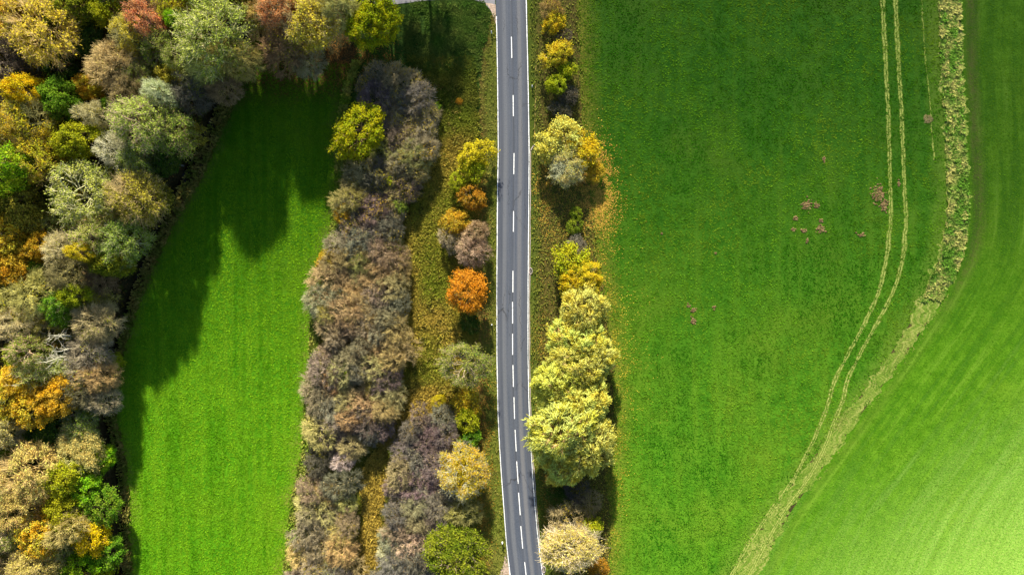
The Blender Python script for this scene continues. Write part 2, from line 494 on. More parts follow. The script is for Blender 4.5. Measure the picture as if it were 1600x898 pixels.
Mp = Mat('worn_edge_paint')
pn = Mp.noise(Mp.pos(), 3.4, 5, 0.7)
cp = Mp.mix(Mp.ss(pn, 0.34, 0.50), (0.28, 0.28, 0.28), (0.78, 0.78, 0.76))
paint_w = Mp.done(Mp.diffuse(cp, None, 0.6, 0.3, 0.1))
o = sheet('edge_line', 26, 1700, off(road_l, 0.2), off(road_l, 1.3), 1, 0.056, paint_w, 0.012, 0.012, parent=road, kind=None)
o = sheet('edge_line', -900, 1700, off(road_r, -1.55), off(road_r, -0.45), 1, 0.056, paint_w, 0.012, 0.012, parent=road, kind=None)
DASH = [(797.3, -33, 0.3), (799.4, 58, 91), (801.9, 149, 182), (803, 239.5, 272.3), (802.3, 330, 362), (801.4, 423, 456.5), (800.9, 471.5, 505), (800.9, 521, 554), (801.8, 570, 604), (803.5, 620, 654), (805.7, 671, 704.5), (808.5, 720, 755), (811.6, 769, 804), (815.2, 821, 856), (821.6, 877, 911)]
for k in range(1, 8):
    DASH.append((797 - k * 1.8, -33 - 91 * k, -91 * k))
    DASH.append((824 + k * 7, 877 + k * 50, 911 + k * 50))
for i, (x, a, b) in enumerate(DASH):
    e = x + (0 if b < 200 else 0)
    slope = (road_l(b) - road_l(a)) / (b - a)
    cx = lambda q, x=x, a=a, b=b, slope=slope: x + (q - (a + b) / 2) * slope
    py = np.linspace(a, b, 6)
    L, R = cx(py) - 0.62, cx(py) + 0.62
    V = np.concatenate([np.stack([gx(L), gy(py), np.full(6, 0.056)], 1), np.stack([gx(R), gy(py), np.full(6, 0.056)], 1)])
    k = np.arange(5)
    Fq = np.stack([k + 1, k + 7, k + 6, k], 1)
    link('centre_dash', mesh_np('centre_dash', V, [Fq], [paint]), road)

# drain channel along the right side: a pale raised kerb edge
conc = simple('pale_concrete', (0.28, 0.23, 0.20), (0.44, 0.37, 0.33), 4.0, 0.9, 0.15)
sheet('gutter', 236, 1700, off(road_r, 0.8), off(road_r, 2.1), 2, 0.10, conc, 0, 0.03, skirt=0.12)
sheet('gutter_bend', 226, 236, curve([(226, 834.5), (231, 830.5), (236, 828.1)], 1), curve([(226, 836.5), (231, 832.6), (236, 829.9)], 1), 2, 0.098, conc, 0, 0, 1.5, skirt=0.12)
sheet('earth_ridge', 96, 226, curve([(96, 837), (226, 834.5)], 1), curve([(96, 837.9), (226, 836.3)], 1), 2, 0.04, simple('bank_edge_straw', (0.16, 0.12, 0.03), (0.30, 0.22, 0.06), 2.0), 0.05, 0.05, skirt=0.05)

# side road joining at the top and the sandy shoulders
Ms = Mat('pale_asphalt')
n = Ms.noise(Ms.pos(), 5.0, 5, 0.7)
n2 = Ms.noise(Ms.pos(), 0.35, 3, 0.6)
cs = Ms.mix(Ms.ss(n, 0.3, 0.7), (0.14, 0.135, 0.15), (0.22, 0.215, 0.23))
cs = Ms.mix(Ms.ss(n2, 0.4, 0.65, 0, 0.5), cs, (0.26, 0.25, 0.25))
pale_asph = Ms.done(Ms.diffuse(cs, Ms.bump(n, 0.2, 0.02), 0.85, 0.25, 0.3))
def poly(name, pts, z, mat, thick=0.05):
    n = len(pts)
    V = [(gx(a), gy(b), z) for a, b in pts] + [(gx(a), gy(b), z - thick) for a, b in pts]
    me = bpy.data.meshes.new(name)
    me.from_pydata(V, [], [tuple(range(n))[::-1]] + [((i + 1) % n, i, i + n, (i + 1) % n + n)[::-1] for i in range(n)])
    me.materials.append(mat)
    me.update()
    import bmesh
    b = bmesh.new(); b.from_mesh(me); bmesh.ops.recalc_face_normals(b, faces=b.faces); b.to_mesh(me); b.free()
    return tag(link(name, me), kind='structure')
poly('side_road', [(300, -44), (500, -18), (560, 6), (611, 8), (640, 4.5), (668, 1), (700, -1), (725, -1.5), (742, 0.5), (756, 6), (765, 14), (770, 22), (774.3, 30), (773.6, 10), (773, -20), (772.4, -60), (700, -66), (560, -66), (420, -80), (300, -90)], 0.044, pale_asph)
sand = simple('sandy_gravel', (0.30, 0.22, 0.16), (0.50, 0.38, 0.29), 3.0, 0.95, 0.1)
poly('gravel_shoulder', [(757, 5), (763, 10.5), (767.5, 18), (771, 27), (774.6, 38), (775.4, 38), (774.8, 24), (774.4, 8), (768, 6)], 0.048, sand)
poly('gravel_shoulder', [(791, 862), (793.6, 880), (797.5, 900), (804, 925), (800, 940), (786, 925), (779, 905), (782, 892), (787, 880), (789, 868)], 0.048, sand)

# ------------------------------------------------------------------ foliage materials
def leaf_material(name, trans=0.35):
    M = Mat(name)
    a = M.attr('tint_a', 'OBJECT', 'Color')
    b = M.attr('tint_b', 'OBJECT', 'Color')
    r = M.attr('rnd')
    patch = M.noise(M.obj(), 0.45, 3, 0.6)
    f = M.math('ADD', patch, M.math('MULTIPLY', M.math('SUBTRACT', r, 0.5), 0.25))
    c = M.mix(M.ss(f, 0.40, 0.60), a, b)
    v = M.math('ADD', 0.62, M.math('MULTIPLY', r, 0.76))
    x = M.n('ShaderNodeVectorMath', operation='SCALE')
    M.put(x.inputs[0], c)
    M.put(x.inputs['Scale'], v)
    c = x.outputs[0]
    d = M.n('ShaderNodeBsdfDiffuse'); M.put(d.inputs[0], c)
    t = M.n('ShaderNodeBsdfTranslucent'); M.put(t.inputs[0], c)
    mx = M.n('ShaderNodeMixShader'); mx.inputs[0].default_value = trans
    M.t.links.new(d.outputs[0], mx.inputs[1]); M.t.links.new(t.outputs[0], mx.inputs[2])
    return M.done(mx.outputs[0])
LEAF = leaf_material('autumn_leaves')
Mb = Mat('twig_bark')
bk = Mb.attr('bark', 'OBJECT', 'Color')
bn = Mb.noise(Mb.obj(), 1.3, 3, 0.6)
bx = Mb.n('ShaderNodeVectorMath', operation='SCALE')
Mb.put(bx.inputs[0], bk)
Mb.put(bx.inputs['Scale'], Mb.ss(bn, 0.3, 0.7, 0.7, 1.3))
BARK = Mb.done(Mb.diffuse(bx.outputs[0], None, 0.9, 0.1, 0.3))
Mv = Mat('tinted_blades')
vc = Mv.attr('tint', 'GEOMETRY', 'Color')
d = Mv.n('ShaderNodeBsdfDiffuse'); Mv.put(d.inputs[0], vc)
t = Mv.n('ShaderNodeBsdfTranslucent'); Mv.put(t.inputs[0], vc)
mx = Mv.n('ShaderNodeMixShader'); mx.inputs[0].default_value = 0.25
Mv.t.links.new(d.outputs[0], mx.inputs[1]); Mv.t.links.new(t.outputs[0], mx.inputs[2])
BLADE = Mv.done(mx.outputs[0])

# ------------------------------------------------------------------ tree prototypes
def fib(n, lo, hi, rng):
    i = np.arange(n) + 0.5
    z = lo + (hi - lo) * i / n
    a = i * 2.399963 + rng.uniform(0, 6.28)
    r = np.sqrt(np.clip(1 - z * z, 0, 1))
    v = np.stack([r * np.cos(a), r * np.sin(a), z], 1)
    return unit(v + rng.normal(0, 0.16, v.shape))

def nearest(P, Q):
    d = ((P[:, None, :] - Q[None]) ** 2).sum(-1)
    return d.argmin(1)

def polyline(pts, r0, r1, sides):
    pts = np.array(pts)
    t = np.linspace(0, 1, len(pts))
    r = r0 + (r1 - r0) * t
    return prisms(pts[:-1], pts[1:] + (pts[1:] - pts[:-1]) * 0.03, r[:-1], r[1:], sides)

def build_tree(seed, R, H, base=0.28, nl=14, nb=90, nt=8, twiglets=0, leaves=7, leaf=0.36, aspect=0.62, style='leafy',
               puff=0.24, shrub=False, drop=0.12, twig_r=0.03, leaf_keep=1.0, low=-0.45, spread=0.30):
    """returns (wood mesh, crown mesh): trunk and limbs; twigs and leaves"""
    rng = np.random.default_rng(seed)
    zb = H * base
    C = np.array([0, 0, (zb + H) / 2.0])
    ax = np.array([R, R, (H - zb) / 2.0])
    lobes = unit(rng.normal(0, 1, (6, 3)))
    lamp = rng.uniform(-0.34, 0.36, 6)
    def lump(d):
        return 1.0 + (np.clip(d @ lobes.T, 0, 1) ** 3 @ lamp)
    wood, crown = [], []
    if shrub:
        nst = 5
        tops = []
    else:
        lean = rng.normal(0, 0.05 * H, 2) * 0.5
        tp = [(0, 0, -0.15)]
        for k in range(1, 7):
            q = k / 6
            tp.append((lean[0] * q + rng.normal(0, 0.03 * R), lean[1] * q + rng.normal(0, 0.03 * R), H * 0.88 * q))
        tp = np.array(tp)
        r0 = 0.018 * H + 0.06
        wood.append(polyline(tp, r0, 0.04, 7))
    D1 = fib(nl, low, 0.97, rng)
    T1 = C + D1 * ax * (0.56 * lump(D1))[:, None]
    S1 = []
    M1 = []
    for k in range(nl):
        if shrub:
            a = rng.uniform(0, 6.28)
            s = np.array([math.cos(a), math.sin(a), 0]) * R * 0.22 * rng.uniform(0.2, 1) + np.array([0, 0, -0.1])
        else:
            zz = np.clip(T1[k, 2] - rng.uniform(0.25, 0.55) * np.linalg.norm(T1[k, :2]) - 0.1 * H, zb * 0.75, H * 0.8)
            q = zz / (H * 0.88) * 6
            i = int(min(q, 5))
            s = tp[i] * (1 - (q - i)) + tp[i + 1] * (q - i)
        m = (s + T1[k]) / 2 + np.array([0, 0, 0.06 * H]) * rng.uniform(-0.2, 1) + rng.normal(0, 0.05 * R, 3)
        S1.append(s); M1.append(m)
        rr = (0.008 * H + 0.015) * (0.6 if shrub else 1.0)
        wood.append(polyline([s, m, T1[k]], rr, rr * 0.45, 5 if not shrub else 4))
    S1, M1 = np.array(S1), np.array(M1)
    D2 = fib(nb, low - 0.1, 0.99, rng)
    D2 = D2[rng.uniform(0, 1, len(D2)) > drop]
    rad = rng.uniform(0.62, 0.93, len(D2)) * lump(D2)
    T2 = C + D2 * ax * rad[:, None]
    k1 = nearest(T2, T1)
    tt = rng.uniform(0.25, 1.0, len(T2))[:, None]
    S2 = M1[k1] * (1 - tt) + T1[k1] * tt
    mid = (S2 + T2) / 2 + rng.normal(0, 0.04 * R, T2.shape) + np.array([0, 0, 0.03 * H])
    r2 = 0.0035 * H + 0.018
    crown.append((prisms(S2, mid, r2 * 1.25, r2, 3), 0))
    crown.append((prisms(mid, T2, r2, r2 * 0.6, 3), 0))
    # twigs
    P = np.repeat(T2, nt, 0)
    Q = np.repeat(mid, nt, 0)
    outd = np.repeat(unit(T2 - S2) * 0.7 + D2 * 0.5, nt, 0)
    dr = unit(outd + rng.normal(0, 0.62, P.shape) + (np.array([0, 0, -0.35]) if style == 'willow' else np.array([0, 0, 0.12])))
    ln = R * puff * rng.uniform(0.55, 1.25, len(P))
    back = rng.uniform(0, 0.55, len(P))[:, None]
    S3 = P * (1 - back) + Q * back
    T3 = S3 + dr * ln[:, None]
    crown.append((prisms(S3, T3, twig_r * 1.15, twig_r * 0.55, 3), 0))
    ends = T3
    if twiglets:
        P4 = np.repeat(T3, twiglets, 0)
        B4 = np.repeat(S3, twiglets, 0)
        k4 = rng.uniform(0.0, 0.7, len(P4))[:, None]
        S4 = P4 * (1 - k4) + B4 * k4
        d4 = unit(np.repeat(dr, twiglets, 0) + rng.normal(0, 0.6, P4.shape))
        T4 = S4 + d4 * (R * puff * 0.75 * rng.uniform(0.5, 1.2, len(P4)))[:, None]
        crown.append((prisms(S4, T4, twig_r * 0.8, twig_r * 0.35, 3), 0))
    nleaf = 0
    if leaves:
        keep = rng.uniform(0, 1, len(ends)) < leaf_keep
        if leaf_keep < 1.0:            # leaves hang on in patches
            pn = np.sin(ends @ rng.normal(0, 1.1 / R * 2.5, (3, 3)) + rng.uniform(0, 6, 3)).sum(1)
            keep = pn > np.quantile(pn, 1 - leaf_keep)
        E, Dd, Sx = ends[keep], dr[keep], S3[keep]
        L = np.repeat(E, leaves, 0)
        LD = np.repeat(Dd, leaves, 0)
        if style == 'willow':
            k = rng.uniform(0, 1, len(L))[:, None]
            drop_v = unit(LD * np.array([1, 1, 0.2]) + np.array([0, 0, -0.75]) + rng.normal(0, 0.15, L.shape))
            Cn = L + drop_v * k * R * 0.16 + rng.normal(0, 0.16, L.shape)
            U = unit(drop_v + rng.normal(0, 0.25, L.shape)) * leaf * rng.uniform(0.7, 1.3, len(L))[:, None]
            Vv = unit(np.cross(U, rng.normal(0, 1, L.shape))) * leaf * aspect * rng.uniform(0.7, 1.2, len(L))[:, None]
        else:
            kk = rng.uniform(0, 0.8, len(L))[:, None]
            Cn = L * (1 - kk) + np.repeat(Sx, leaves, 0) * kk + rng.normal(0, spread, L.shape) * np.array([1, 1, 0.8])
            nrm = unit(rng.normal(0, 0.8, L.shape) + np.array([0, 0, 0.55]) + unit(Cn - C) * 0.5)
            U = unit(np.cross(nrm, rng.normal(0, 1, L.shape))) * leaf * 0.5 * rng.uniform(0.65, 1.4, len(L))[:, None]
            Vv = unit(np.cross(nrm, U)) * leaf * 0.5 * aspect * rng.uniform(0.8, 1.2, len(L))[:, None]
        crown.append((rhombs(Cn, U, Vv), 1))
        nleaf = len(Cn)
    def join(parts):
        V, F, o = [], [], 0
        for v, f in parts:
            V.append(v); F.append(f + o); o += len(v)
        return np.concatenate(V), np.concatenate(F)
    wv, wf = join(wood)
    wm = mesh_np('trunk', wv, [wf], [BARK], smooth=True)
    cv, cf = join([p for p, _ in crown])
    mi = np.concatenate([np.full(len(p[1]), m) for p, m in crown])
    cm = mesh_np('crown', cv, [cf], [BARK, LEAF], mi)
    rv = np.repeat(rng.uniform(0, 1, len(cf)), 1)
    fattr(cm, 'rnd', rv, 'FACE')
    return wm, cm, R, H

PROTO = {}
def proto(kind, n, **kw):
    PROTO[kind] = [build_tree(1000 + 37 * sum(map(ord, kind)) + i, **kw) for i in range(n)]
proto('leafy', 5, R=4.6, H=12, nb=110, nt=8, leaves=15, leaf=0.32, puff=0.20, drop=0.16)
proto('bushy', 5, R=2.4, H=4.6, base=0.05, nl=9, nb=60, nt=6, leaves=12, leaf=0.25, puff=0.24, shrub=True, low=-0.1, spread=0.2)
proto('wispy', 5, R=5.0, H=13, nb=120, nt=9, twiglets=1, leaves=8, leaf=0.34, aspect=0.42, puff=0.22, drop=0.2, spread=0.34, twig_r=0.034)
proto('semi', 5, R=5.0, H=14, nb=150, nt=8, twiglets=2, leaves=9, leaf=0.31, puff=0.25, leaf_keep=0.8, drop=0.05, twig_r=0.026)
proto('bare', 5, R=4.6, H=13, base=0.22, nl=16, nb=120, nt=9, twiglets=5, leaves=2, leaf_keep=0.3, leaf=0.26, puff=0.28, drop=0.08, twig_r=0.034)
proto('twiggy', 6, R=2.7, H=4.2, base=0.0, nl=13, nb=90, nt=7, twiglets=6, leaves=2, leaf=0.20, leaf_keep=0.35, puff=0.27, shrub=True, low=0.0, drop=0.10, twig_r=0.020, spread=0.25)
proto('willow', 4, R=5.4, H=13, base=0.12, nl=16, nb=170, nt=9, leaves=17, leaf=0.31, aspect=0.22, style='willow', puff=0.15, twig_r=0.02, drop=0.1, low=-0.3)
proto('spindly', 3, R=2.6, H=15, base=0.62, nl=9, nb=45, nt=6, twiglets=3, leaves=3, leaf=0.3, leaf_keep=0.3, puff=0.34, drop=0.1, twig_r=0.034)

# colours of leaves and bark (what the thing itself has)
LP = {
 'gold': ((0.660, 0.396, 0.018), (0.504, 0.384, 0.036)), 'yellow': ((0.60, 0.45, 0.015), (0.48, 0.40, 0.02)), 'lime': ((0.168, 0.384, 0.010), (0.288, 0.408, 0.014)),
 'yelgreen': ((0.380, 0.391, 0.014), (0.276, 0.333, 0.014)), 'olive': ((0.237, 0.213, 0.022), (0.325, 0.275, 0.031)), 'greygreen': ((0.16, 0.25, 0.03), (0.27, 0.31, 0.045)),
 'sage': ((0.27, 0.33, 0.05), (0.38, 0.40, 0.075)), 'orange': ((0.58, 0.21, 0.012), (0.50, 0.27, 0.02)), 'salmon': ((0.713, 0.253, 0.092), (0.517, 0.299, 0.092)),
 'ochre': ((0.525, 0.300, 0.019), (0.413, 0.325, 0.025)), 'rust': ((0.40, 0.19, 0.015), (0.34, 0.20, 0.02)), 'dkgreen': ((0.04, 0.095, 0.012), (0.075, 0.12, 0.016)), 'green': ((0.108, 0.252, 0.014), (0.180, 0.300, 0.018)),
 'oakgreen': ((0.13, 0.19, 0.012), (0.22, 0.25, 0.016)), 'willow': ((0.56, 0.48, 0.055), (0.48, 0.51, 0.12)), 'goldolive': ((0.644, 0.460, 0.034), (0.460, 0.391, 0.040)), 'paleyel': ((0.598, 0.483, 0.127), (0.483, 0.402, 0.103)),
 'brightgold': ((0.72, 0.48, 0.008), (0.55, 0.42, 0.012)), 'brown': ((0.27, 0.21, 0.10), (0.32, 0.25, 0.12)), 'forestgold': ((0.575, 0.425, 0.019), (0.388, 0.388, 0.019)), 'oakyellow': ((0.396, 0.363, 0.009), (0.242, 0.297, 0.009)),
}
BP = {'tan': (0.42, 0.325, 0.135), 'pale': (0.52, 0.435, 0.25), 'grey': (0.31, 0.28, 0.15), 'brown': (0.235, 0.185, 0.085), 'dark': (0.115, 0.100, 0.075), 'plum': (0.20, 0.163, 0.122), 'white': (0.56, 0.52, 0.37), 'straw': (0.51, 0.41, 0.14), 'pink': (0.42, 0.29, 0.18), 'taupe': (0.30, 0.255, 0.145), 'slate': (0.165, 0.142, 0.098), 'moss': (0.33, 0.28, 0.09), 'brush': (0.40, 0.37, 0.20)}
rngT = random.Random(11)
used = {}
def tree(px, py, r, H, kind, leaf, bark, label, cat=None, group=None, name=None):
    """px, py: middle of the crown in the photo; r: its radius there"""
    hc = 0.60 * H
    k = 1 - hc / CAM_H
    x, y = gx(px) * k, gy(py) * k
    Rw = r * PX * k * 1.06
    lst = PROTO[kind]
    i = used.get(kind, rngT.randrange(9))
    used[kind] = i + 1
    wm, cm, R0, H0 = lst[i % len(lst)]
    small = kind in ('bushy', 'twiggy')
    root = empty(name or ('shrub' if small else 'tree'), (x, y, 0), rngT.uniform(0, 6.28))
    sc = Rw / R0
    an = rngT.uniform(0.86, 1.16)
    root.scale = (sc * an, sc / an, H / H0)
    tag(root, label, cat or ('shrub' if small else 'tree'), group)
    la, lb = LP[leaf]
    j = lambda c, a: [max(0.003, q * (1 + a * m)) for q, m in zip(c, (rngT.uniform(-1, 1), rngT.uniform(-1, 1), rngT.uniform(-1, 1)))]
    ba = j(BP[bark], 0.14)
    w = link('stems' if small else 'trunk', wm, root); w['bark'] = ba
    c = link('crown', cm, root)
    c['bark'] = ba
    c['tint_a'] = j(la, 0.08); c['tint_b'] = j(lb, 0.10)
    return root
# ------------------------------------------------------------------ the autumn wood on the left
WOOD = 'trees of the autumn wood'
T = [
 (65, 42, 52, 15, 'semi', 'goldolive', 'straw', 'large golden tree with an orange rim in the top left corner of the wood'),
 (28, 22, 18, 14, 'leafy', 'gold', 'straw', 'small orange-gold crown on the outer side of the large golden corner tree'),
 (122, 14, 36, 12, 'leafy', 'oakgreen', 'brown', 'mid green tree right beside the large golden corner tree'),
 (172, 16, 30, 12, 'leafy', 'yelgreen', 'brown', 'yellow-green tree between the mid green tree and the salmon tree'),
 (233, 36, 28, 13, 'semi', 'salmon', 'pink', 'half-bare salmon-orange tree among green crowns in the upper wood'),
 (207, 57, 30, 13, 'semi', 'goldolive', 'straw', 'olive-gold tree with orange fringe just below the salmon tree'),
 (272, 10, 32, 12, 'semi', 'forestgold', 'moss', 'mossy gold tree at the top edge right of the salmon tree'),
 (325, 6, 28, 11, 'wispy', 'greygreen', 'grey', 'grey-green tree at the top edge above the large sage willow'),
 (338, 60, 54, 17, 'wispy', 'sage', 'pale', 'large pale sage willow with a rounded feathery crown in the upper wood'),
 (368, 92, 32, 13, 'bare', 'olive', 'moss', 'mossy bare tree with long forked limbs below the sage willow'),
 (325, 105, 28, 12, 'bare', 'olive', 'straw', 'straw-coloured bare tree fanning out under the sage willow'),
 (281, 38, 14, 11, 'leafy', 'lime', 'brown', 'small lime green crown tucked left of the sage willow'),
 (252, 76, 32, 12, 'wispy', 'greygreen', 'grey', 'dull grey-green tree left below the sage willow'),
 (286, 92, 26, 11, 'wispy', 'greygreen', 'grey', 'dim blue-green tree in shade under the left flank of the sage willow'),
 (181, 102, 38, 13, 'bare', 'olive', 'tan', 'bare tan tree with fanned twigs below the olive-gold tree'),
 (218, 122, 22, 11, 'wispy', 'greygreen', 'grey', 'small grey-green tree right of the bare tan fan tree'),
 (143, 138, 22, 10, 'leafy', 'ochre', 'brown', 'olive-yellow small tree left of the bare tan fan tree'),
 (208, 152, 30, 12, 'bare', 'olive', 'brown', 'brown leafless tree below the small grey-green tree'),
 (270, 130, 24, 9, 'leafy', 'olive', 'brown', 'dark olive low tree in shade below the sage willow'),
 (258, 150, 22, 12, 'bare', 'olive', 'white', 'bleached thin bare tree beside the dark olive low tree'),
 (47, 147, 27, 14, 'leafy', 'brightgold', 'brown', 'brightest golden-yellow crown near the left border of the upper wood'),
 (98, 158, 30, 14, 'leafy', 'green', 'brown', 'fresh green tree right of the brightest golden crown'),
 (52, 192, 44, 14, 'semi', 'forestgold', 'moss', 'broad olive-yellow tree below the brightest golden crown'),
 (12, 212, 30, 15, 'semi', 'ochre', 'tan', 'tan-orange tree at the left border below the brightest golden crown'),
 (155, 180, 20, 12, 'bare', 'olive', 'pale', 'small pinkish pale bare tree right of the fresh green tree'),
 (177, 165, 10, 9, 'leafy', 'green', 'brown', 'tiny bright green crown beside the small pinkish bare tree'),
 (222, 198, 42, 15, 'wispy', 'sage', 'pale', 'large sage tree with pale twigs standing near the shaded ditch bend'),
 (262, 208, 38, 12, 'wispy', 'greygreen', 'grey', 'dark grey-green tree overhanging the ditch beside the large sage tree'),
 (302, 150, 26, 10, 'bare', 'olive', 'dark', 'dark bare tree at the edge of the shaded ditch head'),
 (352, 140, 22, 10, 'bare', 'olive', 'brown', 'low brown bare tree on the shaded meadow corner'),
 (124, 222, 32, 14, 'leafy', 'yelgreen', 'brown', 'lime-yellow tree in the gap left of the large sage tree'),
 (186, 240, 26, 12, 'bare', 'olive', 'white', 'whitish bare tree with fine twigs below the large sage tree'),
 (216, 256, 30, 11, 'wispy', 'greygreen', 'grey', 'grey-green tree right of the whitish bare tree'),
 (262, 250, 24, 9, 'leafy', 'dkgreen', 'dark', 'dark green low tree leaning over the ditch'),
 (14, 278, 40, 17, 'leafy', 'lime', 'brown', 'vivid lime green tree at the left border'),
 (64, 250, 36, 13, 'semi', 'forestgold', 'moss', 'mossy brown half-bare tree above the gap left of the silvery willow'),
 (135, 306, 52, 14, 'wispy', 'sage', 'pale', 'big silvery willow in the middle of the wood'),
 (216, 306, 42, 13, 'semi', 'olive', 'tan', 'olive-brown half-bare tree between the silvery willow and the ditch'),
 (35, 330, 40, 13, 'leafy', 'olive', 'brown', 'shadowed dark olive tree below the vivid lime green tree'),
 (72, 352, 20, 9, 'wispy', 'sage', 'pale', 'small pale green tree hugging the lower left of the silvery willow'),
 (14, 368, 34, 14, 'leafy', 'gold', 'straw', 'upper of two golden trees at the left border mid wood'),
 (18, 418, 36, 14, 'leafy', 'ochre', 'straw', 'lower of two orange-gold trees at the left border mid wood'),
 (66, 384, 20, 12, 'leafy', 'ochre', 'brown', 'small ochre-orange crown right of the two golden border trees'),
 (104, 392, 26, 12, 'bare', 'olive', 'pale', 'pinkish pale bare tree below the silvery willow'),
 (152, 370, 30, 12, 'wispy', 'sage', 'pale', 'sage green tree right below the silvery willow'),
 (140, 395, 17, 13, 'leafy', 'yellow', 'brown', 'small bright yellow crown under the sage green tree'),
 (198, 378, 36, 12, 'wispy', 'greygreen', 'grey', 'shaded grey-green tree at the ditch below the olive-brown tree'),
 (178, 412, 28, 11, 'leafy', 'oakgreen', 'brown', 'dull green tree with yellow tips below the shaded grey-green tree'),
 (58, 458, 38, 13, 'bare', 'olive', 'straw', 'bare straw-coloured tree with limbs radiating like a star'),
 (68, 418, 14, 10, 'leafy', 'green', 'brown', 'small green crown just above the star-shaped bare tree'),
 (110, 430, 26, 11, 'bare', 'olive', 'brown', 'brown bare tree right of the star-shaped bare tree'),
 (122, 462, 22, 14, 'leafy', 'yelgreen', 'brown', 'yellow-green small crown right below the brown bare tree'),
 (146, 472, 22, 10, 'wispy', 'olive', 'brown', 'dim olive tree beside the yellow-green small crown'),
 (155, 440, 24, 10, 'bare', 'olive', 'brown', 'bare brown tree below the dull green tree with yellow tips'),
 (100, 485, 23, 14, 'leafy', 'green', 'pale', 'light green tree below the yellow-green small crown'),
 (156, 505, 32, 12, 'bare', 'olive', 'tan', 'bare tan tree by the ditch, above the lone yellow-green ditch bush'),
 (12, 465, 30, 12, 'leafy', 'olive', 'brown', 'dusky olive tree at the left border beside the star-shaped tree'),
 (38, 502, 30, 13, 'bare', 'olive', 'pale', 'pale bare tree directly below the star-shaped bare tree'),
 (84, 512, 26, 11, 'wispy', 'olive', 'grey', 'grey-olive tree above the leaning pale trunks'),
 (50, 545, 26, 15, 'wispy', 'greygreen', 'pale', 'light grey-green crown of a tall tree left of the leaning pale trunks'),
 (90, 538, 12, 9, 'leafy', 'gold', 'brown', 'tiny gold crown between the leaning pale trunks'),
 (62, 582, 30, 13, 'wispy', 'sage', 'pale', 'pale green tree below the leaning pale trunks'),
 (100, 575, 24, 11, 'wispy', 'sage', 'white', 'pale green tree with white twigs right of the leaning trunks'),
 (138, 556, 32, 11, 'bare', 'olive', 'grey', 'grey bare tree left of the lone yellow-green ditch bush'),
 (160, 588, 24, 11, 'bare', 'olive', 'tan', 'tan bare tree just under the lone yellow-green ditch bush'),
 (160, 622, 24, 10, 'bare', 'olive', 'grey', 'grey bare tree at the ditch above the fallen pale trunk'),
 (18, 618, 36, 14, 'leafy', 'ochre', 'straw', 'orange tree at the left border above the tan bare pair'),
 (40, 598, 28, 14, 'leafy', 'gold', 'straw', 'golden tree behind the orange border tree'),
 (94, 612, 32, 13, 'leafy', 'gold', 'straw', 'broad golden tree above the fallen pale trunk'),
 (58, 632, 30, 13, 'leafy', 'gold', 'straw', 'gold and orange tree between the orange border tree and the broad golden tree'),
 (130, 610, 28, 11, 'bare', 'olive', 'brown', 'brown bare tree right of the broad golden tree'),
 (10, 668, 30, 14, 'semi', 'paleyel', 'pale', 'pale tan half-bare tree at the left border below the orange tree'),
 (70, 672, 30, 9, 'leafy', 'dkgreen', 'dark', 'dark green low tree left of the fallen pale trunk'),
 (128, 664, 28, 9, 'wispy', 'greygreen', 'grey', 'grey-green low tree below the fallen pale trunk'),
 (126, 700, 38, 13, 'semi', 'paleyel', 'straw', 'right and smaller tree of the tan-gold pair in the lower wood, nearer the ditch'),
 (48, 735, 42, 14, 'semi', 'paleyel', 'straw', 'left and wider tree of the tan-gold pair in the lower wood'),
 (162, 714, 20, 8, 'leafy', 'lime', 'brown', 'bright green tree right at the ditch by the tan-gold pair'),
 (104, 746, 28, 13, 'leafy', 'yelgreen', 'brown', 'green-gold tree below the tan-gold pair'),
 (128, 764, 28, 13, 'leafy', 'lime', 'brown', 'fresh green tree between the green-gold tree and the ditch'),
 (160, 785, 30, 11, 'leafy', 'green', 'brown', 'wide bright green tree with a flat crown beside the ditch'),
 (104, 797, 28, 13, 'leafy', 'yelgreen', 'brown', 'yellow-green tree left of the wide flat green tree'),
 (40, 790, 32, 13, 'semi', 'paleyel', 'straw', 'tan-orange half-bare tree near the lower left border'),
 (18, 830, 24, 13, 'wispy', 'sage', 'pale', 'small silver-green tree at the lower left border'),
 (74, 830, 36, 13, 'leafy', 'gold', 'straw', 'large golden tree in the lower wood below the yellow-green tree'),
 (140, 832, 30, 14, 'leafy', 'brightgold', 'straw', 'vivid yellow tree beside the lower ditch'),
 (112, 822, 28, 13, 'bare', 'olive', 'straw', 'straw-coloured bare tree between the large golden and the vivid yellow tree'),
 (100, 855, 18, 10, 'wispy', 'sage', 'pale', 'small pale sage crown below the vivid yellow tree'),
 (60, 882, 34, 13, 'semi', 'paleyel', 'tan', 'pale yellow half-bare tree at the bottom border of the wood'),
 (160, 866, 30, 10, 'leafy', 'green', 'brown', 'upper green tree at the bottom end of the ditch'),
 (122, 890, 34, 12, 'leafy', 'lime', 'brown', 'light green tree at the bottom border of the wood'),
 (8, 700, 24, 12, 'leafy', 'oakgreen', 'brown', 'green crown cut by the left border beside the tan-gold pair'),
 (10, 778, 24, 13, 'bare', 'olive', 'tan', 'brownish bare crown cut by the left border below the tan-gold pair'),
 (8, 95, 34, 12, 'bare', 'olive', 'dark', 'dark purple-grey bare tree at the left border below the golden corner tree'),
 (42, 112, 24, 9, 'bare', 'olive', 'dark', 'smaller dark bare tree right of the purple-grey border tree'),
 (95, 110, 30, 7, 'leafy', 'dkgreen', 'dark', 'low dark green tree in the shade under the golden corner tree'),
 (4, 150, 26, 11, 'bare', 'olive', 'slate', 'slate-grey bare tree at the left border beside the brightest golden crown'),
 (140, 62, 30, 9, 'leafy', 'dkgreen', 'dark', 'deep green shaded tree between the corner tree and the olive-gold tree'),
 (440, 22, 32, 14, 'semi', 'salmon', 'pink', 'salmon-pink tree at the top edge left of the meadow end'),
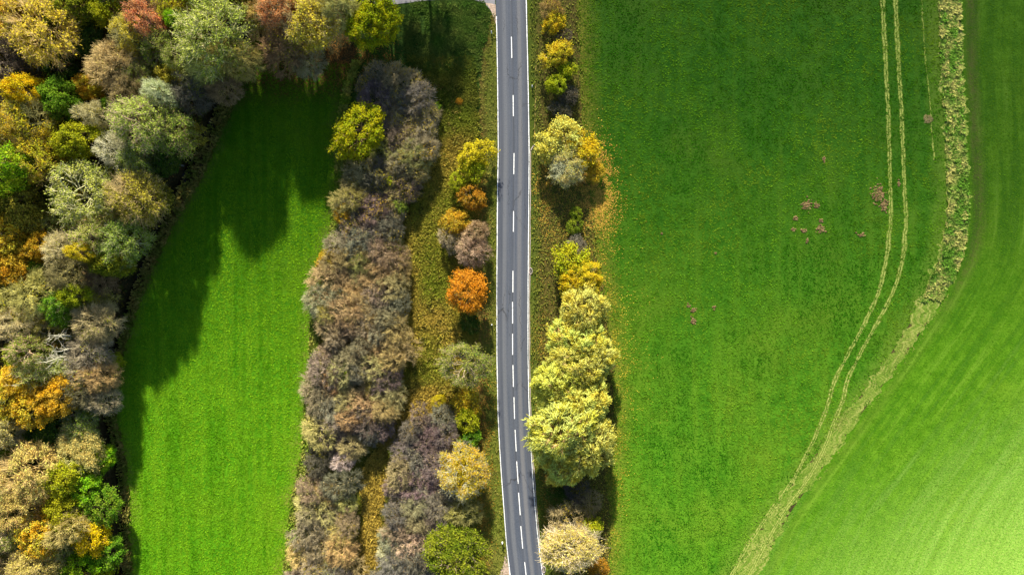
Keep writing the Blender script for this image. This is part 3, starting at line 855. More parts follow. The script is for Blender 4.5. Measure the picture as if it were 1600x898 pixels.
 (482, 38, 44, 14, 'semi', 'goldolive', 'straw', 'large olive-gold half-bare tree right of the salmon-pink top tree'),
 (445, 78, 32, 11, 'bare', 'olive', 'brown', 'brown-grey bare tree below the salmon-pink top tree'),
 (480, 92, 26, 9, 'bare', 'olive', 'grey', 'grey twiggy tree at the shaded foot of the olive-gold tree'),
 (468, 66, 20, 9, 'leafy', 'yelgreen', 'brown', 'yellow-green crown in front of the large olive-gold half-bare tree'),
 (494, 60, 18, 10, 'leafy', 'ochre', 'brown', 'amber crown right of the yellow-green crown in front of the olive-gold tree'),
 (412, 26, 24, 11, 'bare', 'olive', 'straw', 'straw-olive bare tree left of the salmon-pink top tree'),
 (408, 78, 10, 8, 'leafy', 'lime', 'brown', 'tiny lime crown in the dark gap left of the brown-grey tree'),
 (382, 6, 26, 11, 'leafy', 'olive', 'brown', 'olive tree at the top edge above the brown clearing'),
 (532, 14, 32, 16, 'bare', 'olive', 'straw', 'straw-coloured bare tree at the top edge beside the round yellow-green pair'),
 (572, 46, 30, 14, 'leafy', 'oakyellow', 'brown', 'left and lower of the two yellow-green crowns by the side road'),
 (598, 32, 31, 14, 'leafy', 'oakyellow', 'brown', 'right of the two yellow-green crowns by the side road'),
 (578, 2, 26, 11, 'leafy', 'oakgreen', 'brown', 'dark leaf-green crown at the top edge behind the yellow-green pair'),
]
ANCH = [(65, 42, 'golden corner tree'), (122, 14, 'mid green top tree'), (233, 36, 'salmon top tree'), (338, 60, 'large sage willow'), (181, 102, 'bare tan fan tree'), (47, 147, 'brightest golden crown'), (98, 158, 'fresh green upper tree'), (222, 198, 'large sage tree'), (262, 208, 'ditch bend'), (14, 278, 'vivid lime border tree'), (135, 306, 'silvery willow'), (216, 306, 'olive-brown ditch tree'), (18, 400, 'golden border pair'), (104, 392, 'pinkish pale bare tree'), (178, 412, 'dull green tree'), (58, 458, 'star-shaped bare tree'), (122, 470, 'yellow-green small crown'), (100, 535, 'leaning pale trunks'), (160, 560, 'lone ditch bush'), (18, 618, 'orange border tree'), (94, 612, 'broad golden tree'), (90, 665, 'hanging dead trunk'), (85, 715, 'tan-gold pair'), (160, 785, 'flat green ditch tree'), (74, 830, 'large lower golden tree'), (140, 832, 'vivid yellow ditch tree'), (60, 882, 'bottom left pale tree'), (122, 892, 'bottom light green tree'), (40, 790, 'tan-orange bare tree')]
SAID = {}
def say(o, label, py):
    SAID.setdefault(label, []).append((py, o))
def anchor(px, py): return min(ANCH, key=lambda q: (q[0] - px) ** 2 + (q[1] - py) ** 2)[2]
for k, a in enumerate(T):
    a = list(a)
    if abs(a[0] - float(ditch(a[1]))) < 105 and a[1] < 640: a[3] = a[3] * (1.18 if a[1] < 440 else 0.95)
    elif a[1] > 690 and a[0] > 118: a[3] = a[3] * 0.72
    if a[4] == 'bare' and a[5] == 'olive': a[5] = ('forestgold', 'yelgreen', 'paleyel')[k % 3]
    tree(*a, group=WOOD)
# the wood goes on past the top edge; only its shade reaches the picture
for k, (x, y, r, H) in enumerate([(40, -42, 46, 14), (120, -48, 44, 13), (205, -40, 46, 14), (290, -46, 48, 13), (370, -48, 46, 16), (445, -48, 46, 15), (520, -56, 46, 15), (590, -92, 44, 16), (655, -100, 46, 16)]):
    say(tree(x, y, r, H, ('leafy', 'semi', 'wispy')[k % 3], ('olive', 'goldolive', 'greygreen')[k % 3], 'brown', '', group=WOOD), 'tree past the top edge nearest the ' + (anchor(x, y) if x < 420 else ('salmon-pink top tree' if x < 480 else 'olive-gold tree' if x < 560 else 'side road mouth')), y)
for k, (x, y, r, H) in enumerate([(-48, 40, 46, 14), (-40, 190, 44, 13), (-50, 330, 44, 14), (-52, 520, 44, 13), (-46, 640, 44, 14), (-44, 850, 44, 13), (60, 950, 46, 13), (140, 945, 40, 12)]):
    say(tree(x, y, r, H, ('leafy', 'semi', 'bare')[k % 3], ('ochre', 'goldolive', 'olive')[k % 3], 'tan', '', group=WOOD), 'tree past the picture edge nearest the ' + anchor(x, y), y)

UND = 'undergrowth shrubs in the wood'
rngU = random.Random(5)
def inwood(px, py): return px < float(ditch(py)) - 12
n = 0
pts = []
for _ in range(4000):
    px, py = rngU.uniform(-5, 400), rngU.uniform(-10, 905)
    if not inwood(px, py) or any((px - a) ** 2 + (py - b) ** 2 < 29 ** 2 for a, b in pts): continue
    if len(pts) >= 95: break
    pts.append((px, py))
UL = [('bushy', 'yelgreen', 'brown', 'low yellow-green shrub under the wood'), ('bushy', 'olive', 'brown', 'low olive shrub under the wood'), ('twiggy', 'forestgold', 'moss', 'low mossy twiggy shrub under the wood'), ('bushy', 'oakgreen', 'brown', 'low mid green shrub under the wood')]
for px, py in pts:
    k, l, b, lab = UL[rngU.choice((0, 0, 1, 1, 2, 2, 3))]
    a = min(ANCH, key=lambda q: (q[0] - px) ** 2 + (q[1] - py) ** 2)
    say(tree(px, py, rngU.uniform(17, 28), rngU.uniform(4.5, 8.5), k, l, b, '', group=UND), lab + ' near the ' + a[2], py)

# ------------------------------------------------------------------ single trees and shrubs between meadow and road
LONE = [
 (561, 204, 40, 8.5, 'leafy', 'oakyellow', 'brown', 'round dense yellow-green tree at the meadow edge beside the dark thicket', 'tree'),
 (178, 563, 15, 4, 'bushy', 'yelgreen', 'brown', 'lone yellow-green bush on the ditch bank', None),
 (742, 244, 24, 5.6, 'bushy', 'yellow', 'brown', 'bright yellow rounded tree on the left roadside, topmost of its row', 'tree'),
 (738, 264, 20, 5, 'bushy', 'yelgreen', 'brown', 'yellow-green shrub under the bright yellow roadside tree', None),
 (716, 283, 14, 3.5, 'bushy', 'yelgreen', 'brown', 'small yellow-green shrub left below the bright yellow roadside tree', None),
 (740, 312, 19, 4.5, 'bushy', 'rust', 'brown', 'small rust-brown round bush on the left roadside', None),
 (712, 348, 22, 4.5, 'bushy', 'ochre', 'brown', 'ochre-yellow shrub left below the rust-brown round bush', None),
 (703, 375, 18, 4, 'twiggy', 'brown', 'taupe', 'grey-brown bare shrub below the ochre-yellow shrub', None),
 (742, 366, 20, 5, 'twiggy', 'brown', 'pink', 'pinkish bare shrub above the pinkish-tan bare bush on the left roadside', None),
 (737, 392, 25, 5.5, 'twiggy', 'brown', 'pink', 'pinkish-tan bare bush directly above the orange tree', None),
 (733, 455, 33, 7.5, 'leafy', 'orange', 'brown', 'bright orange round tree on the left roadside', 'tree'),
 (735, 505, 16, 3, 'bushy', 'dkgreen', 'brown', 'low dark green shrub below the orange tree', None),
 (728, 570, 38, 7.5, 'wispy', 'greygreen', 'grey', 'feathery grey-green willow on the left roadside', 'tree'),
 (727, 628, 22, 4.5, 'bushy', 'ochre', 'brown', 'ochre-green shrub below the feathery grey-green willow', None),
 (728, 652, 20, 4.5, 'bushy', 'yelgreen', 'brown', 'yellow-green shrub below the ochre-green shrub on the roadside', None),
 (736, 683, 15, 3.5, 'bushy', 'green', 'brown', 'small green shrub just above the pale-twigged golden tree', None),
 (704, 690, 14, 3, 'twiggy', 'rust', 'brown', 'small rusty bare shrub left of the small green shrub', None),
 (726, 738, 37, 7.5, 'semi', 'gold', 'pale', 'golden tree with pale bare twigs at its top on the left roadside', 'tree'),
 (728, 742, 26, 6.5, 'bushy', 'yellow', 'brown', 'yellow leafy lower crown in front of the golden pale-twigged tree', None),
 (722, 800, 25, 5, 'twiggy', 'olive', 'moss', 'olive twiggy shrub between the golden tree and the green tree', None),
 (712, 862, 46, 8, 'leafy', 'oakgreen', 'brown', 'large green tree by the road at the bottom edge', 'tree'),
 (497, 675, 25, 5, 'twiggy', 'paleyel', 'straw', 'pale yellow shrub on the meadow side of the thicket', None),
 (500, 720, 23, 4, 'twiggy', 'brown', 'dark', 'dark grey shrub below the pale yellow shrub', None),
 (536, 720, 16, 4, 'twiggy', 'brown', 'white', 'bleached dead shrub right of the dark grey shrub', None),
 (545, 581, 13, 4.6, 'bushy', 'yelgreen', 'brown', 'small lime-yellow bush inside the tan thicket', None),
 (617, 704, 11, 2.5, 'bushy', 'yelgreen', 'brown', 'small yellow bush between the thicket and the plum-brown thicket', None),
 (613, 285, 9, 4.5, 'bushy', 'yelgreen', 'brown', 'tiny lime bush inside the dark upper thicket', None),
 (687, 625, 10, 2, 'bushy', 'yellow', 'brown', 'tiny bright yellow bush in the rough grass', None),
 (624, 322, 13, 3.8, 'bushy', 'greygreen', 'brown', 'small grey-green bush on the grass side of the thicket', None),
 (681, 168, 8, 2, 'bushy', 'green', 'brown', 'tiny light green bush in the rough grass near the top', None),
 (717, 158, 5.5, 0.9, 'bushy', 'rust', 'brown', 'tiny rust-red bush in the rough grass near the top', None),
 (540, 335, 16, 4.4, 'bushy', 'ochre', 'brown', 'yellow-leaved shrub at the meadow edge of the dark thicket', None),
 (512, 402, 15, 4, 'bushy', 'ochre', 'brown', 'ochre shrub where the meadow edge of the thicket steps left', None),
 (563, 412, 20, 4.6, 'twiggy', 'yelgreen', 'moss', 'yellow-tinged shrub at the top of the tan thicket', None),
 (538, 832, 18, 4, 'twiggy', 'paleyel', 'straw', 'straw-yellow shrub in the lower thicket', None),
 # row right of the road
 (864, 14, 17, 4.5, 'twiggy', 'forestgold', 'moss', 'mossy half-bare shrub at the top of the right roadside row', None),
 (866, 36, 18, 4.5, 'bushy', 'forestgold', 'brown', 'yellow-green shrub second from the top of the right roadside row', None),
 (872, 84, 21, 5.5, 'bushy', 'forestgold', 'straw', 'olive-yellow bush right of the road near the top', None),
 (885, 110, 14, 4.5, 'bushy', 'yelgreen', 'brown', 'small yellow bush right below the olive-yellow bush', None),
 (868, 134, 16, 4.5, 'bushy', 'yelgreen', 'brown', 'yellow-green bush lowest of the upper right roadside row', None),
 (880, 60, 12, 3, 'twiggy', 'brown', 'dark', 'dark bare shrub between the yellow-green shrub and the olive-yellow bush', None),
 (888, 150, 15, 2.6, 'twiggy', 'brown', 'dark', 'upper dark bare shrub above the big half-bare yellow tree', None),
 (876, 172, 14, 2.4, 'twiggy', 'brown', 'dark', 'lower dark bare shrub above the big half-bare yellow tree', None),
 (882, 208, 26, 6, 'bushy', 'willow', 'straw', 'yellow upper crown behind the pale bare limbs right of the road', 'tree'),
 (861, 230, 25, 5.4, 'bushy', 'willow', 'straw', 'yellow crown on the road side of the pale bare tree', 'tree'),
 (911, 238, 26, 5.4, 'bushy', 'yellow', 'straw', 'yellow crown on the field side of the pale bare tree', 'tree'),
 (884, 258, 29, 5.6, 'semi', 'paleyel', 'brush', 'pale half-bare tree with grey limbs and thin yellow leaves right of the road', 'tree'),
 (928, 266, 17, 3.5, 'bushy', 'ochre', 'straw', 'low russet-orange bush fringing the field side of the pale half-bare tree', None),
 (900, 334, 10, 2.4, 'bushy', 'oakgreen', 'brown', 'upper small dark green bush on the leaf-strewn bank', None),
 (896, 354, 12, 2.4, 'bushy', 'oakgreen', 'brown', 'lower small dark green bush on the leaf-strewn bank', None),
 (903, 385, 15, 2.6, 'twiggy', 'brown', 'taupe', 'brown bare shrub above the row of yellow willows', None),
 (893, 410, 30, 6.5, 'bushy', 'yelgreen', 'brown', 'yellow-green tree at the top end of the yellow willow row', 'tree'),
 (905, 442, 30, 8, 'willow', 'yellow', 'straw', 'golden tree next to the yellow-green one at the top of the willow row', 'tree'),
 (908, 486, 40, 10, 'willow', 'willow', 'straw', 'pale yellow willow in the upper part of the willow row', 'tree'),
 (904, 535, 40, 10, 'willow', 'willow', 'straw', 'golden-yellow willow in the middle of the willow row', 'tree'),
 (900, 566, 42, 10, 'willow', 'willow', 'straw', 'yellow willow between the golden-yellow middle one and the large lower one', 'tree'),
 (928, 562, 31, 9, 'willow', 'willow', 'straw', 'yellow willow bulging out towards the field', 'tree'),
 (876, 596, 39, 10.5, 'willow', 'willow', 'straw', 'lime-yellow willow bulging out over the road', 'tree'),
 (908, 626, 42, 11, 'willow', 'willow', 'straw', 'large yellow willow in the lower part of the willow row', 'tree'),
 (880, 668, 51, 12, 'willow', 'willow', 'straw', 'largest pale yellow willow overhanging the road edge', 'tree'),
 (910, 690, 44, 11, 'willow', 'willow', 'straw', 'yellow willow on the field side at the lower end of the row', 'tree'),
 (884, 722, 36, 9, 'willow', 'willow', 'straw', 'lowest yellow willow of the row, above the dark shrubs', 'tree'),
 (876, 775, 17, 3, 'bushy', 'dkgreen', 'brown', 'dark green shrub in the shade below the willow row', None),
 (900, 765, 19, 3.4, 'twiggy', 'olive', 'dark', 'dark olive shrub right of the dark green shrub below the willows', None),
 (921, 788, 20, 3.6, 'twiggy', 'olive', 'brown', 'brown twiggy shrub on the field side below the willow row', None),
 (884, 816, 26, 6, 'twiggy', 'goldolive', 'tan', 'tan half-bare bush above the pale yellow tree at the bottom', None),
 (924, 826, 18, 5, 'bushy', 'yelgreen', 'brown', 'yellow-green bush right of the tan half-bare bush', None),
 (893, 855, 43, 9, 'semi', 'paleyel', 'white', 'pale yellow tree with white limbs at the bottom edge right of the road', 'tree'),
 (932, 888, 17, 3.5, 'bushy', 'rust', 'brown', 'rusty orange bush at the bottom edge beside the pale yellow tree', None),
 (1450, 186, 6.5, 0.2, 'twiggy', 'olive', 'brown', 'small grey-brown dead shrub beside the field strip', None),
]
for px, py, r, H, k, l, b, lab, cat in LONE:
    tree(px, py, r, H, k, l, b, lab, cat, name=cat)
# ------------------------------------------------------------------ the thickets
def inside(p, pts):
    x, y = p
    c = False
    for i in range(len(pts)):
        x0, y0 = pts[i]; x1, y1 = pts[i - 1]
        if (y0 > y) != (y1 > y) and x < (x1 - x0) * (y - y0) / (y1 - y0) + x0: c = not c
    return c
def thicket(poly, sp, r, H, kinds, group, seed, avoid=()):
    rg = random.Random(seed)
    xs = [p[0] for p in poly]; ys = [p[1] for p in poly]
    got = []
    for _ in range(6000):
        p = (rg.uniform(min(xs), max(xs)), rg.uniform(min(ys), max(ys)))
        if not inside(p, poly) or any((p[0] - a) ** 2 + (p[1] - b) ** 2 < sp * sp for a, b in got): continue
        if any((p[0] - a) ** 2 + (p[1] - b) ** 2 < c * c for a, b, c in avoid): continue
        got.append(p)
    for p in got:
        ws = [k[0](p) for k in kinds]
        k = rg.choices(kinds, ws)[0]
        cut = []
        for q in range(len(poly)):
            x0, y0 = poly[q]; x1, y1 = poly[q - 1]
            if (y0 > p[1]) != (y1 > p[1]): cut.append((x1 - x0) * (p[1] - y0) / (y1 - y0) + x0)
        u = (p[0] - min(cut)) / max(1, max(cut) - min(cut))
        side = 'on the meadow side' if u < 0.34 else ('in the core' if u < 0.67 else 'on the road side')
        lm = min(LEVEL, key=lambda q: abs(q[0] - p[1]))[1]
        say(tree(p[0], p[1], r * rg.uniform(0.75, 1.3), H * rg.uniform(0.75, 1.25), *k[1:4], '', group=group), k[4] + ' ' + side + ', level with the ' + lm, p[1])
LEVEL = [(120, 'dark damp grass'), (165, 'tiny rust-red bush'), (204, 'round yellow-green tree'), (243, 'bright yellow roadside tree'), (312, 'rust-brown bush'), (348, 'ochre-yellow shrub'), (392, 'pinkish-tan bush'), (455, 'orange tree'), (507, 'white roadside post'), (570, 'grey-green willow'), (628, 'ochre-green shrub'), (683, 'small green shrub'), (738, 'golden roadside tree'), (800, 'olive roadside shrub'), (862, 'large green tree')]
one = lambda w: (lambda p: w)
U = [(572, 122), (610, 108), (640, 118), (662, 140), (668, 190), (660, 240), (640, 290), (620, 330), (600, 372), (545, 378), (538, 310), (548, 268), (590, 258), (604, 200), (592, 160), (568, 150)]
thicket(U, 21, 23, 4.4, [
 (one(3), 'twiggy', 'goldolive', 'slate', 'dark slate leafless shrub'),
 (one(3.5), 'twiggy', 'goldolive', 'taupe', 'ochre-flecked brown shrub'),
 (one(2.5), 'twiggy', 'brown', 'plum', 'dusky plum leafless shrub'),
 (one(1.6), 'twiggy', 'olive', 'moss', 'grey-olive shrub')], 'shrubs of the dark upper thicket', 21, [(561, 204, 36), (613, 285, 8)])
Lo = [(528, 385), (600, 370), (618, 380), (628, 440), (624, 520), (618, 570), (612, 630), (596, 672), (560, 700), (520, 700), (498, 645), (500, 590), (508, 540), (508, 480), (508, 430)]
thicket(Lo, 21, 23, 4.4, [
 (lambda p: 6 if p[1] < 600 else 3, 'twiggy', 'brown', 'tan', 'tan leafless shrub'),
 (lambda p: 4, 'twiggy', 'brown', 'taupe', 'taupe leafless shrub'),
 (lambda p: 2.0 if p[1] > 560 or p[0] > 590 else 0.4, 'twiggy', 'brown', 'slate', 'dark grey leafless shrub'),
 (lambda p: 1.2, 'twiggy', 'goldolive', 'moss', 'mossy yellow-leaved shrub'),
 (lambda p: 2.5 if p[1] > 600 else 0.8, 'twiggy', 'brown', 'plum', 'plum-grey leafless shrub')], 'shrubs of the long middle thicket', 22, [(497, 675, 26), (545, 581, 10)])
LL = [(494, 752), (526, 745), (548, 775), (556, 800), (546, 850), (536, 940), (466, 940), (468, 880), (474, 820), (480, 780)]
thicket(LL, 22, 22, 4.2, [
 (one(4), 'twiggy', 'paleyel', 'straw', 'straw-pale leafless lower shrub'),
 (lambda p: 1.6 if p[0] > 505 else 0.5, 'twiggy', 'brown', 'slate', 'dark grey lower shrub'),
 (one(1.6), 'twiggy', 'goldolive', 'taupe', 'tan ochre-leaved lower shrub'),
 (one(2), 'twiggy', 'brown', 'taupe', 'taupe lower shrub')], 'shrubs of the lower left thicket', 23, [(538, 832, 16)])
Rr = [(655, 652), (690, 650), (696, 690), (690, 720), (684, 760), (696, 800), (672, 850), (664, 940), (592, 940), (601, 880), (612, 800), (624, 730), (634, 690)]
thicket(Rr, 21, 22, 3.6, [
 (one(3), 'twiggy', 'brown', 'plum', 'plum-brown right-thicket shrub'),
 (one(2.6), 'twiggy', 'brown', 'taupe', 'taupe right-thicket shrub'),
 (lambda p: 1.8, 'twiggy', 'brown', 'slate', 'slate-grey right-thicket shrub'),
 (lambda p: 1 if p[1] > 820 else 0.2, 'twiggy', 'olive', 'pale', 'pale twiggy right-thicket shrub')], 'shrubs of the lower right thicket', 24, [(712, 862, 40), (617, 704, 10)])

ORD = {1: [''], 2: ['upper ', 'lower '], 3: ['topmost ', 'middle ', 'lowest '], 4: ['topmost ', 'second highest ', 'second lowest ', 'lowest ']}
for lab, lst in SAID.items():
    lst.sort(key=lambda q: q[0])
    for k, (_, o) in enumerate(lst):
        o['label'] = ORD[len(lst)][k] + lab if len(lst) in ORD else lab + (', ' + ('top', 'second', 'third', 'fourth', 'fifth', 'sixth', 'seventh', 'eighth')[min(k, 7)] + ' down')
# ------------------------------------------------------------------ leaning and fallen pale trunks
def pole(x0, y0, x1, y1, h0, h1, r, name, label, cat, stubs=6, seed=1, bark='white'):
    rg = np.random.default_rng(seed)
    k0, k1 = 1 - h0 / CAM_H, 1 - h1 / CAM_H
    A = np.array([gx(x0) * k0, gy(y0) * k0, h0]); B = np.array([gx(x1) * k1, gy(y1) * k1, h1])
    root = empty(name, (A[0], A[1], 0))
    o = np.array([A[0], A[1], 0])
    pts = np.array([A + (B - A) * q + rg.normal(0, 0.12, 3) * (0 < q < 1) for q in np.linspace(0, 1, 7)]) - o
    V, F = polyline(pts, r, r * 0.45, 7)
    t = link('trunk', mesh_np('trunk', V, [F], [BARK], smooth=True), root); t['bark'] = BP[bark]
    P0, P1 = [], []
    for _ in range(stubs):
        q = rg.uniform(0.45, 1.0)
        s = A + (B - A) * q - o
        d = unit((B - A)) * 0.6 + rg.normal(0, 0.6, 3)
        e = s + unit(d) * rg.uniform(0.6, 1.9); e[2] = max(e[2], 0.1)
        P0.append(s); P1.append(e)
        for __ in range(3):
            P0.append(s + (e - s) * rg.uniform(0.4, 1)); P1.append(e + rg.normal(0, 0.5, 3))
    V, F = prisms(np.array(P0), np.array(P1), r * 0.2, r * 0.08, 4)
    c = link('branches', mesh_np('branches', V, [F], [BARK]), root); c['bark'] = BP[bark]
    tag(root, label, cat)
pole(126, 645, 56, 672, 5.0, 5.6, 0.17, 'dead_trunk', 'bare pale dead trunk hanging across the lower wood', 'dead tree', 9, 1)
pole(166, 637, 140, 645, 1.2, 1.8, 0.16, 'fallen_log', 'short grey log lying across the ditch', 'log', 4, 2, 'grey')
pole(136, 526, 76, 524, 2, 14, 0.13, 'birch_tree', 'uppermost of the thin pale trunks leaning in the middle wood', 'tree', 14, 3)
pole(138, 541, 84, 548, 2, 14, 0.12, 'birch_tree', 'thin white trunk in the middle of the leaning pale trunks', 'tree', 12, 4)
pole(132, 549, 70, 566, 2, 15, 0.14, 'birch_tree', 'white forked trunk lowest of the leaning pale trunks', 'tree', 16, 5)
pole(72, 590, 20, 602, 3, 13, 0.12, 'birch_tree', 'thin pale trunk above the golden trees of the lower wood', 'tree', 10, 6)
pole(164, 352, 122, 340, 2, 10, 0.11, 'birch_tree', 'thin pale trunk leaning out of the silvery willow', 'tree', 10, 7)
pole(132, 742, 98, 757, 2, 8, 0.13, 'birch_tree', 'short pale trunk below the tan-gold bare pair', 'tree', 8, 8)

# ------------------------------------------------------------------ molehills and scraped soil
soil = simple('turned_soil', (0.075, 0.050, 0.022), (0.235, 0.160, 0.070), 2.2, 0.95, 0.05, 0.8, 0.1)
def clods(px, py, w, h, n, label, seed, group=None):
    rg = np.random.default_rng(seed)
    V, F, o = [], [], 0
    n = int(n * 1.9)
    if n < 30: w, h = w * 0.7, h * 0.7
    for i in range(n):
        c = np.array([rg.normal(0, w * PX * 0.34), rg.normal(0, h * PX * 0.34), 0.02])
        R = rg.uniform(0.11, 0.24)
        ring = []
        for z, q in ((-0.02, 1.0), (0.05, 0.85), (0.10, 0.45)):
            a = np.arange(7) * 2 * np.pi / 7 + rg.uniform(0, 1)
            rr = R * q * rg.uniform(0.75, 1.25, 7)
            ring.append(np.stack([c[0] + rr * np.cos(a), c[1] + rr * np.sin(a), np.full(7, z) + rg.normal(0, 0.015, 7) * (z > 0)], 1))
        V.append(np.concatenate(ring + [np.array([[c[0], c[1], 0.12 * R / 0.2]])]))
        k = np.arange(7)
        q1 = np.stack([k, (k + 1) % 7, (k + 1) % 7 + 7, k + 7], 1)
        F.append((q1 + o, q1 + 7 + o, np.stack([k + 14, (k + 1) % 7 + 14, np.full(7, 21)], 1) + o))
        o += 22
    a = np.arange(14) * 2 * np.pi / 14
    k = np.arange(14)
    rr = rg.uniform(0.75, 1.2, 14)
    for q, z in ((1.0, -0.02), (0.72, 0.035)):
        V.append(np.stack([w * PX * 0.52 * q * rr * np.cos(a), h * PX * 0.52 * q * rr * np.sin(a), np.full(14, z)], 1))
    V.append(np.array([[0, 0, 0.05]]))
    F.append((np.stack([k, (k + 1) % 14, (k + 1) % 14 + 14, k + 14], 1) + o, np.zeros((0, 4), int), np.stack([k + 14, (k + 1) % 14 + 14, np.full(14, 28)], 1) + o))
    fs = [np.concatenate([f[0] for f in F]), np.concatenate([f[1] for f in F]), np.concatenate([f[2] for f in F])]
    me = mesh_np('molehill', np.concatenate(V), fs, [soil])
    ob = link('molehill', me)
    ob.location = (gx(px), gy(py), 0.015)
    tag(ob, label, 'molehill', group or 'molehills in the grass field')
for i, a in enumerate([
 (1373, 303, 15, 22, 60, 'largest patch of reddish turned soil beside the left tyre track'),
 (1381, 322, 9, 18, 26, 'lower tail of the largest soil patch beside the left tyre track'),
 (1404, 287, 6, 8, 9, 'small soil heap between the two tyre tracks'),
 (1260, 321, 12, 12, 26, 'biggest molehill of the loose ring in mid field'),
 (1276, 321, 7, 11, 14, 'narrow molehill right of the biggest one in the ring'),
 (1243, 341, 9, 7, 10, 'molehill on the upper left of the ring in mid field'),
 (1240, 359, 6, 6, 7, 'small dark molehill on the left of the ring in mid field'),
 (1255, 360, 10, 6, 13, 'orange-brown molehill at the lower left of the ring'),
 (1283, 345, 7, 8, 9, 'molehill on the right of the ring, above the double one'),
 (1283, 357, 12, 9, 18, 'double molehill at the lower right of the ring'),
 (1261, 377, 5, 5, 6, 'tiny molehill below the ring in mid field'),
 (1346, 367, 11, 6, 11, 'flat molehill between the ring and the tyre track'),
 (1084, 484, 10, 9, 11, 'upper molehill of the pair low in the left part of the field'),
 (1083, 502, 8, 12, 13, 'lower molehill of the pair low in the left part of the field'),
 (1116, 480, 6, 5, 6, 'small molehill right of the pair in the left part of the field'),
 (1075, 478, 5, 5, 5, 'tiny molehill left above the pair in the field'),
 (1288, 250, 5, 7, 6, 'lone tiny molehill above the ring in the field'),
 (1118, 396, 4, 4, 4, 'tiny molehill far left of the ring in the field'),
 (1034, 365, 4, 4, 4, 'faint molehill near the left side of the field')]):
    clods(*a[:6], 70 + i)

# ------------------------------------------------------------------ posts and drains by the road
white = simple('post_white', (0.72, 0.72, 0.70), (0.82, 0.82, 0.80), 4, 0.5, 0.4)
blackm = simple('post_black', (0.02, 0.02, 0.02), (0.04, 0.04, 0.04), 4, 0.5, 0.4)
refl = simple('reflector_grey', (0.45, 0.45, 0.45), (0.7, 0.7, 0.7), 9, 0.2, 0.6)
def bmesh_box(name, size, loc, mat, parent, taper=1.0, bev=0.01):
    import bmesh
    b = bmesh.new()
    bmesh.ops.create_cube(b, size=1)
    for v in b.verts:
        k = taper if v.co.z > 0 else 1
        v.co = Vector((v.co.x * size[0] * k, v.co.y * size[1] * k, v.co.z * size[2])) + Vector(loc)
    bmesh.ops.bevel(b, geom=b.edges[:], offset=bev, segments=1, affect='EDGES')
    me = bpy.data.meshes.new(name); b.to_mesh(me); b.free()
    me.materials.append(mat)
    return link(name, me, parent)
def post(px, py, label):
    r = empty('delineator_post', (gx(px), gy(py), 0))
    bmesh_box('post_body', (0.24, 0.20, 0.78), (0, 0, 0.40), white, r, 0.9)
    bmesh_box('black_band', (0.225, 0.19, 0.18), (0, 0, 0.883), blackm, r)
    bmesh_box('post_cap', (0.215, 0.18, 0.12), (0, 0, 1.035), white, r, 0.6)
    bmesh_box('reflector', (0.08, 0.02, 0.14), (0, -0.107, 0.883), refl, r, bev=0.004)
    tag(r, label, 'roadside post', 'white posts along the road')
post(768, 52, 'white roadside post near the side road mouth, left of the road')
post(831.5, 136, 'white roadside post right of the road near the top')
post(768.6, 507, 'white roadside post left of the road at mid height')
post(785, 846, 'white roadside post left of the road near the gravel shoulder')
post(848.8, 854, 'white roadside post right of the road near the bottom')
iron = simple('cast_iron', (0.05, 0.05, 0.052), (0.10, 0.10, 0.10), 8, 0.6, 0.4)
def drain(px, py, label):
    r = empty('drain_inlet', (gx(px), gy(py), 0.0))
    a = np.linspace(0, 2 * np.pi, 17)[:-1]
    V, F, n = [], [], 16
    prof = ((0.42, 0.02), (0.42, 0.14), (0.30, 0.14), (0.30, 0.05))
    for rr, z in prof:
        V.append(np.stack([rr * np.cos(a), rr * 1.7 * np.sin(a), np.full(16, z)], 1))
    k = np.arange(16)
    for j in range(3):
        F.append(np.stack([k + 16 * j, (k + 1) % 16 + 16 * j, (k + 1) % 16 + 16 * (j + 1), k + 16 * (j + 1)], 1))
    link('rim', mesh_np('rim', np.concatenate(V), [np.concatenate(F)], [conc], smooth=False), r)
    for j in range(6):
        bmesh_box('bar', (0.5, 0.055, 0.05), (0, -0.40 + j * 0.16, 0.075), iron, r, bev=0.006)
    tag(r, label, 'drain', 'roadside drains')
drain(828.9, 423.5, 'oval drain inlet in the pale gutter right of the road, mid way')
drain(849.5, 889, 'oval drain inlet in the pale gutter at the bottom edge')

# ------------------------------------------------------------------ tussocks, weeds, leaf litter (nobody could count these)
rb = np.random.default_rng(77)
def blades(name, P, col, L, Wd, up, label_kind='stuff', per=3, flat=False, z=0.02, jit=0.0):
    n = len(P)
    C = np.repeat(np.concatenate([P, np.full((n, 1), z)], 1), per, 0)
    cc = np.repeat(col, per, 0) * rb.uniform(0.7, 1.3, (n * per, 1))
    L = np.repeat(np.broadcast_to(L, (n,)), per) * rb.uniform(0.6, 1.3, n * per)
    a = rb.uniform(0, 6.28, n * per)
    if flat:
        nrm = unit(rb.normal(0, 0.25, (n * per, 3)) + np.array([0, 0, 1]))
        U = unit(np.cross(nrm, np.stack([np.cos(a), np.sin(a), a * 0], 1))) * L[:, None] * 0.5
        V = unit(np.cross(nrm, U)) * L[:, None] * 0.5 * Wd
        C = C + rb.normal(0, 1, C.shape) * np.array([0.12, 0.12, 0.0]) + np.array([0, 0, 0.05])
    else:
        tip = np.stack([np.cos(a), np.sin(a), rb.uniform(up * 0.6, up * 1.5, n * per)], 1)
        U = unit(tip) * L[:, None] * 0.5
        V = unit(np.stack([-np.sin(a), np.cos(a), a * 0], 1)) * L[:, None] * Wd
        C = C + U + rb.normal(0, 1, C.shape) * np.array([jit, jit, 0])
    vv, F = rhombs(C, U, V)
    me = mesh_np(name, vv, [F], [BLADE])
    cattr(me, 'tint', np.repeat(cc, 4, 0))
    return tag(link(name, me), kind='stuff')
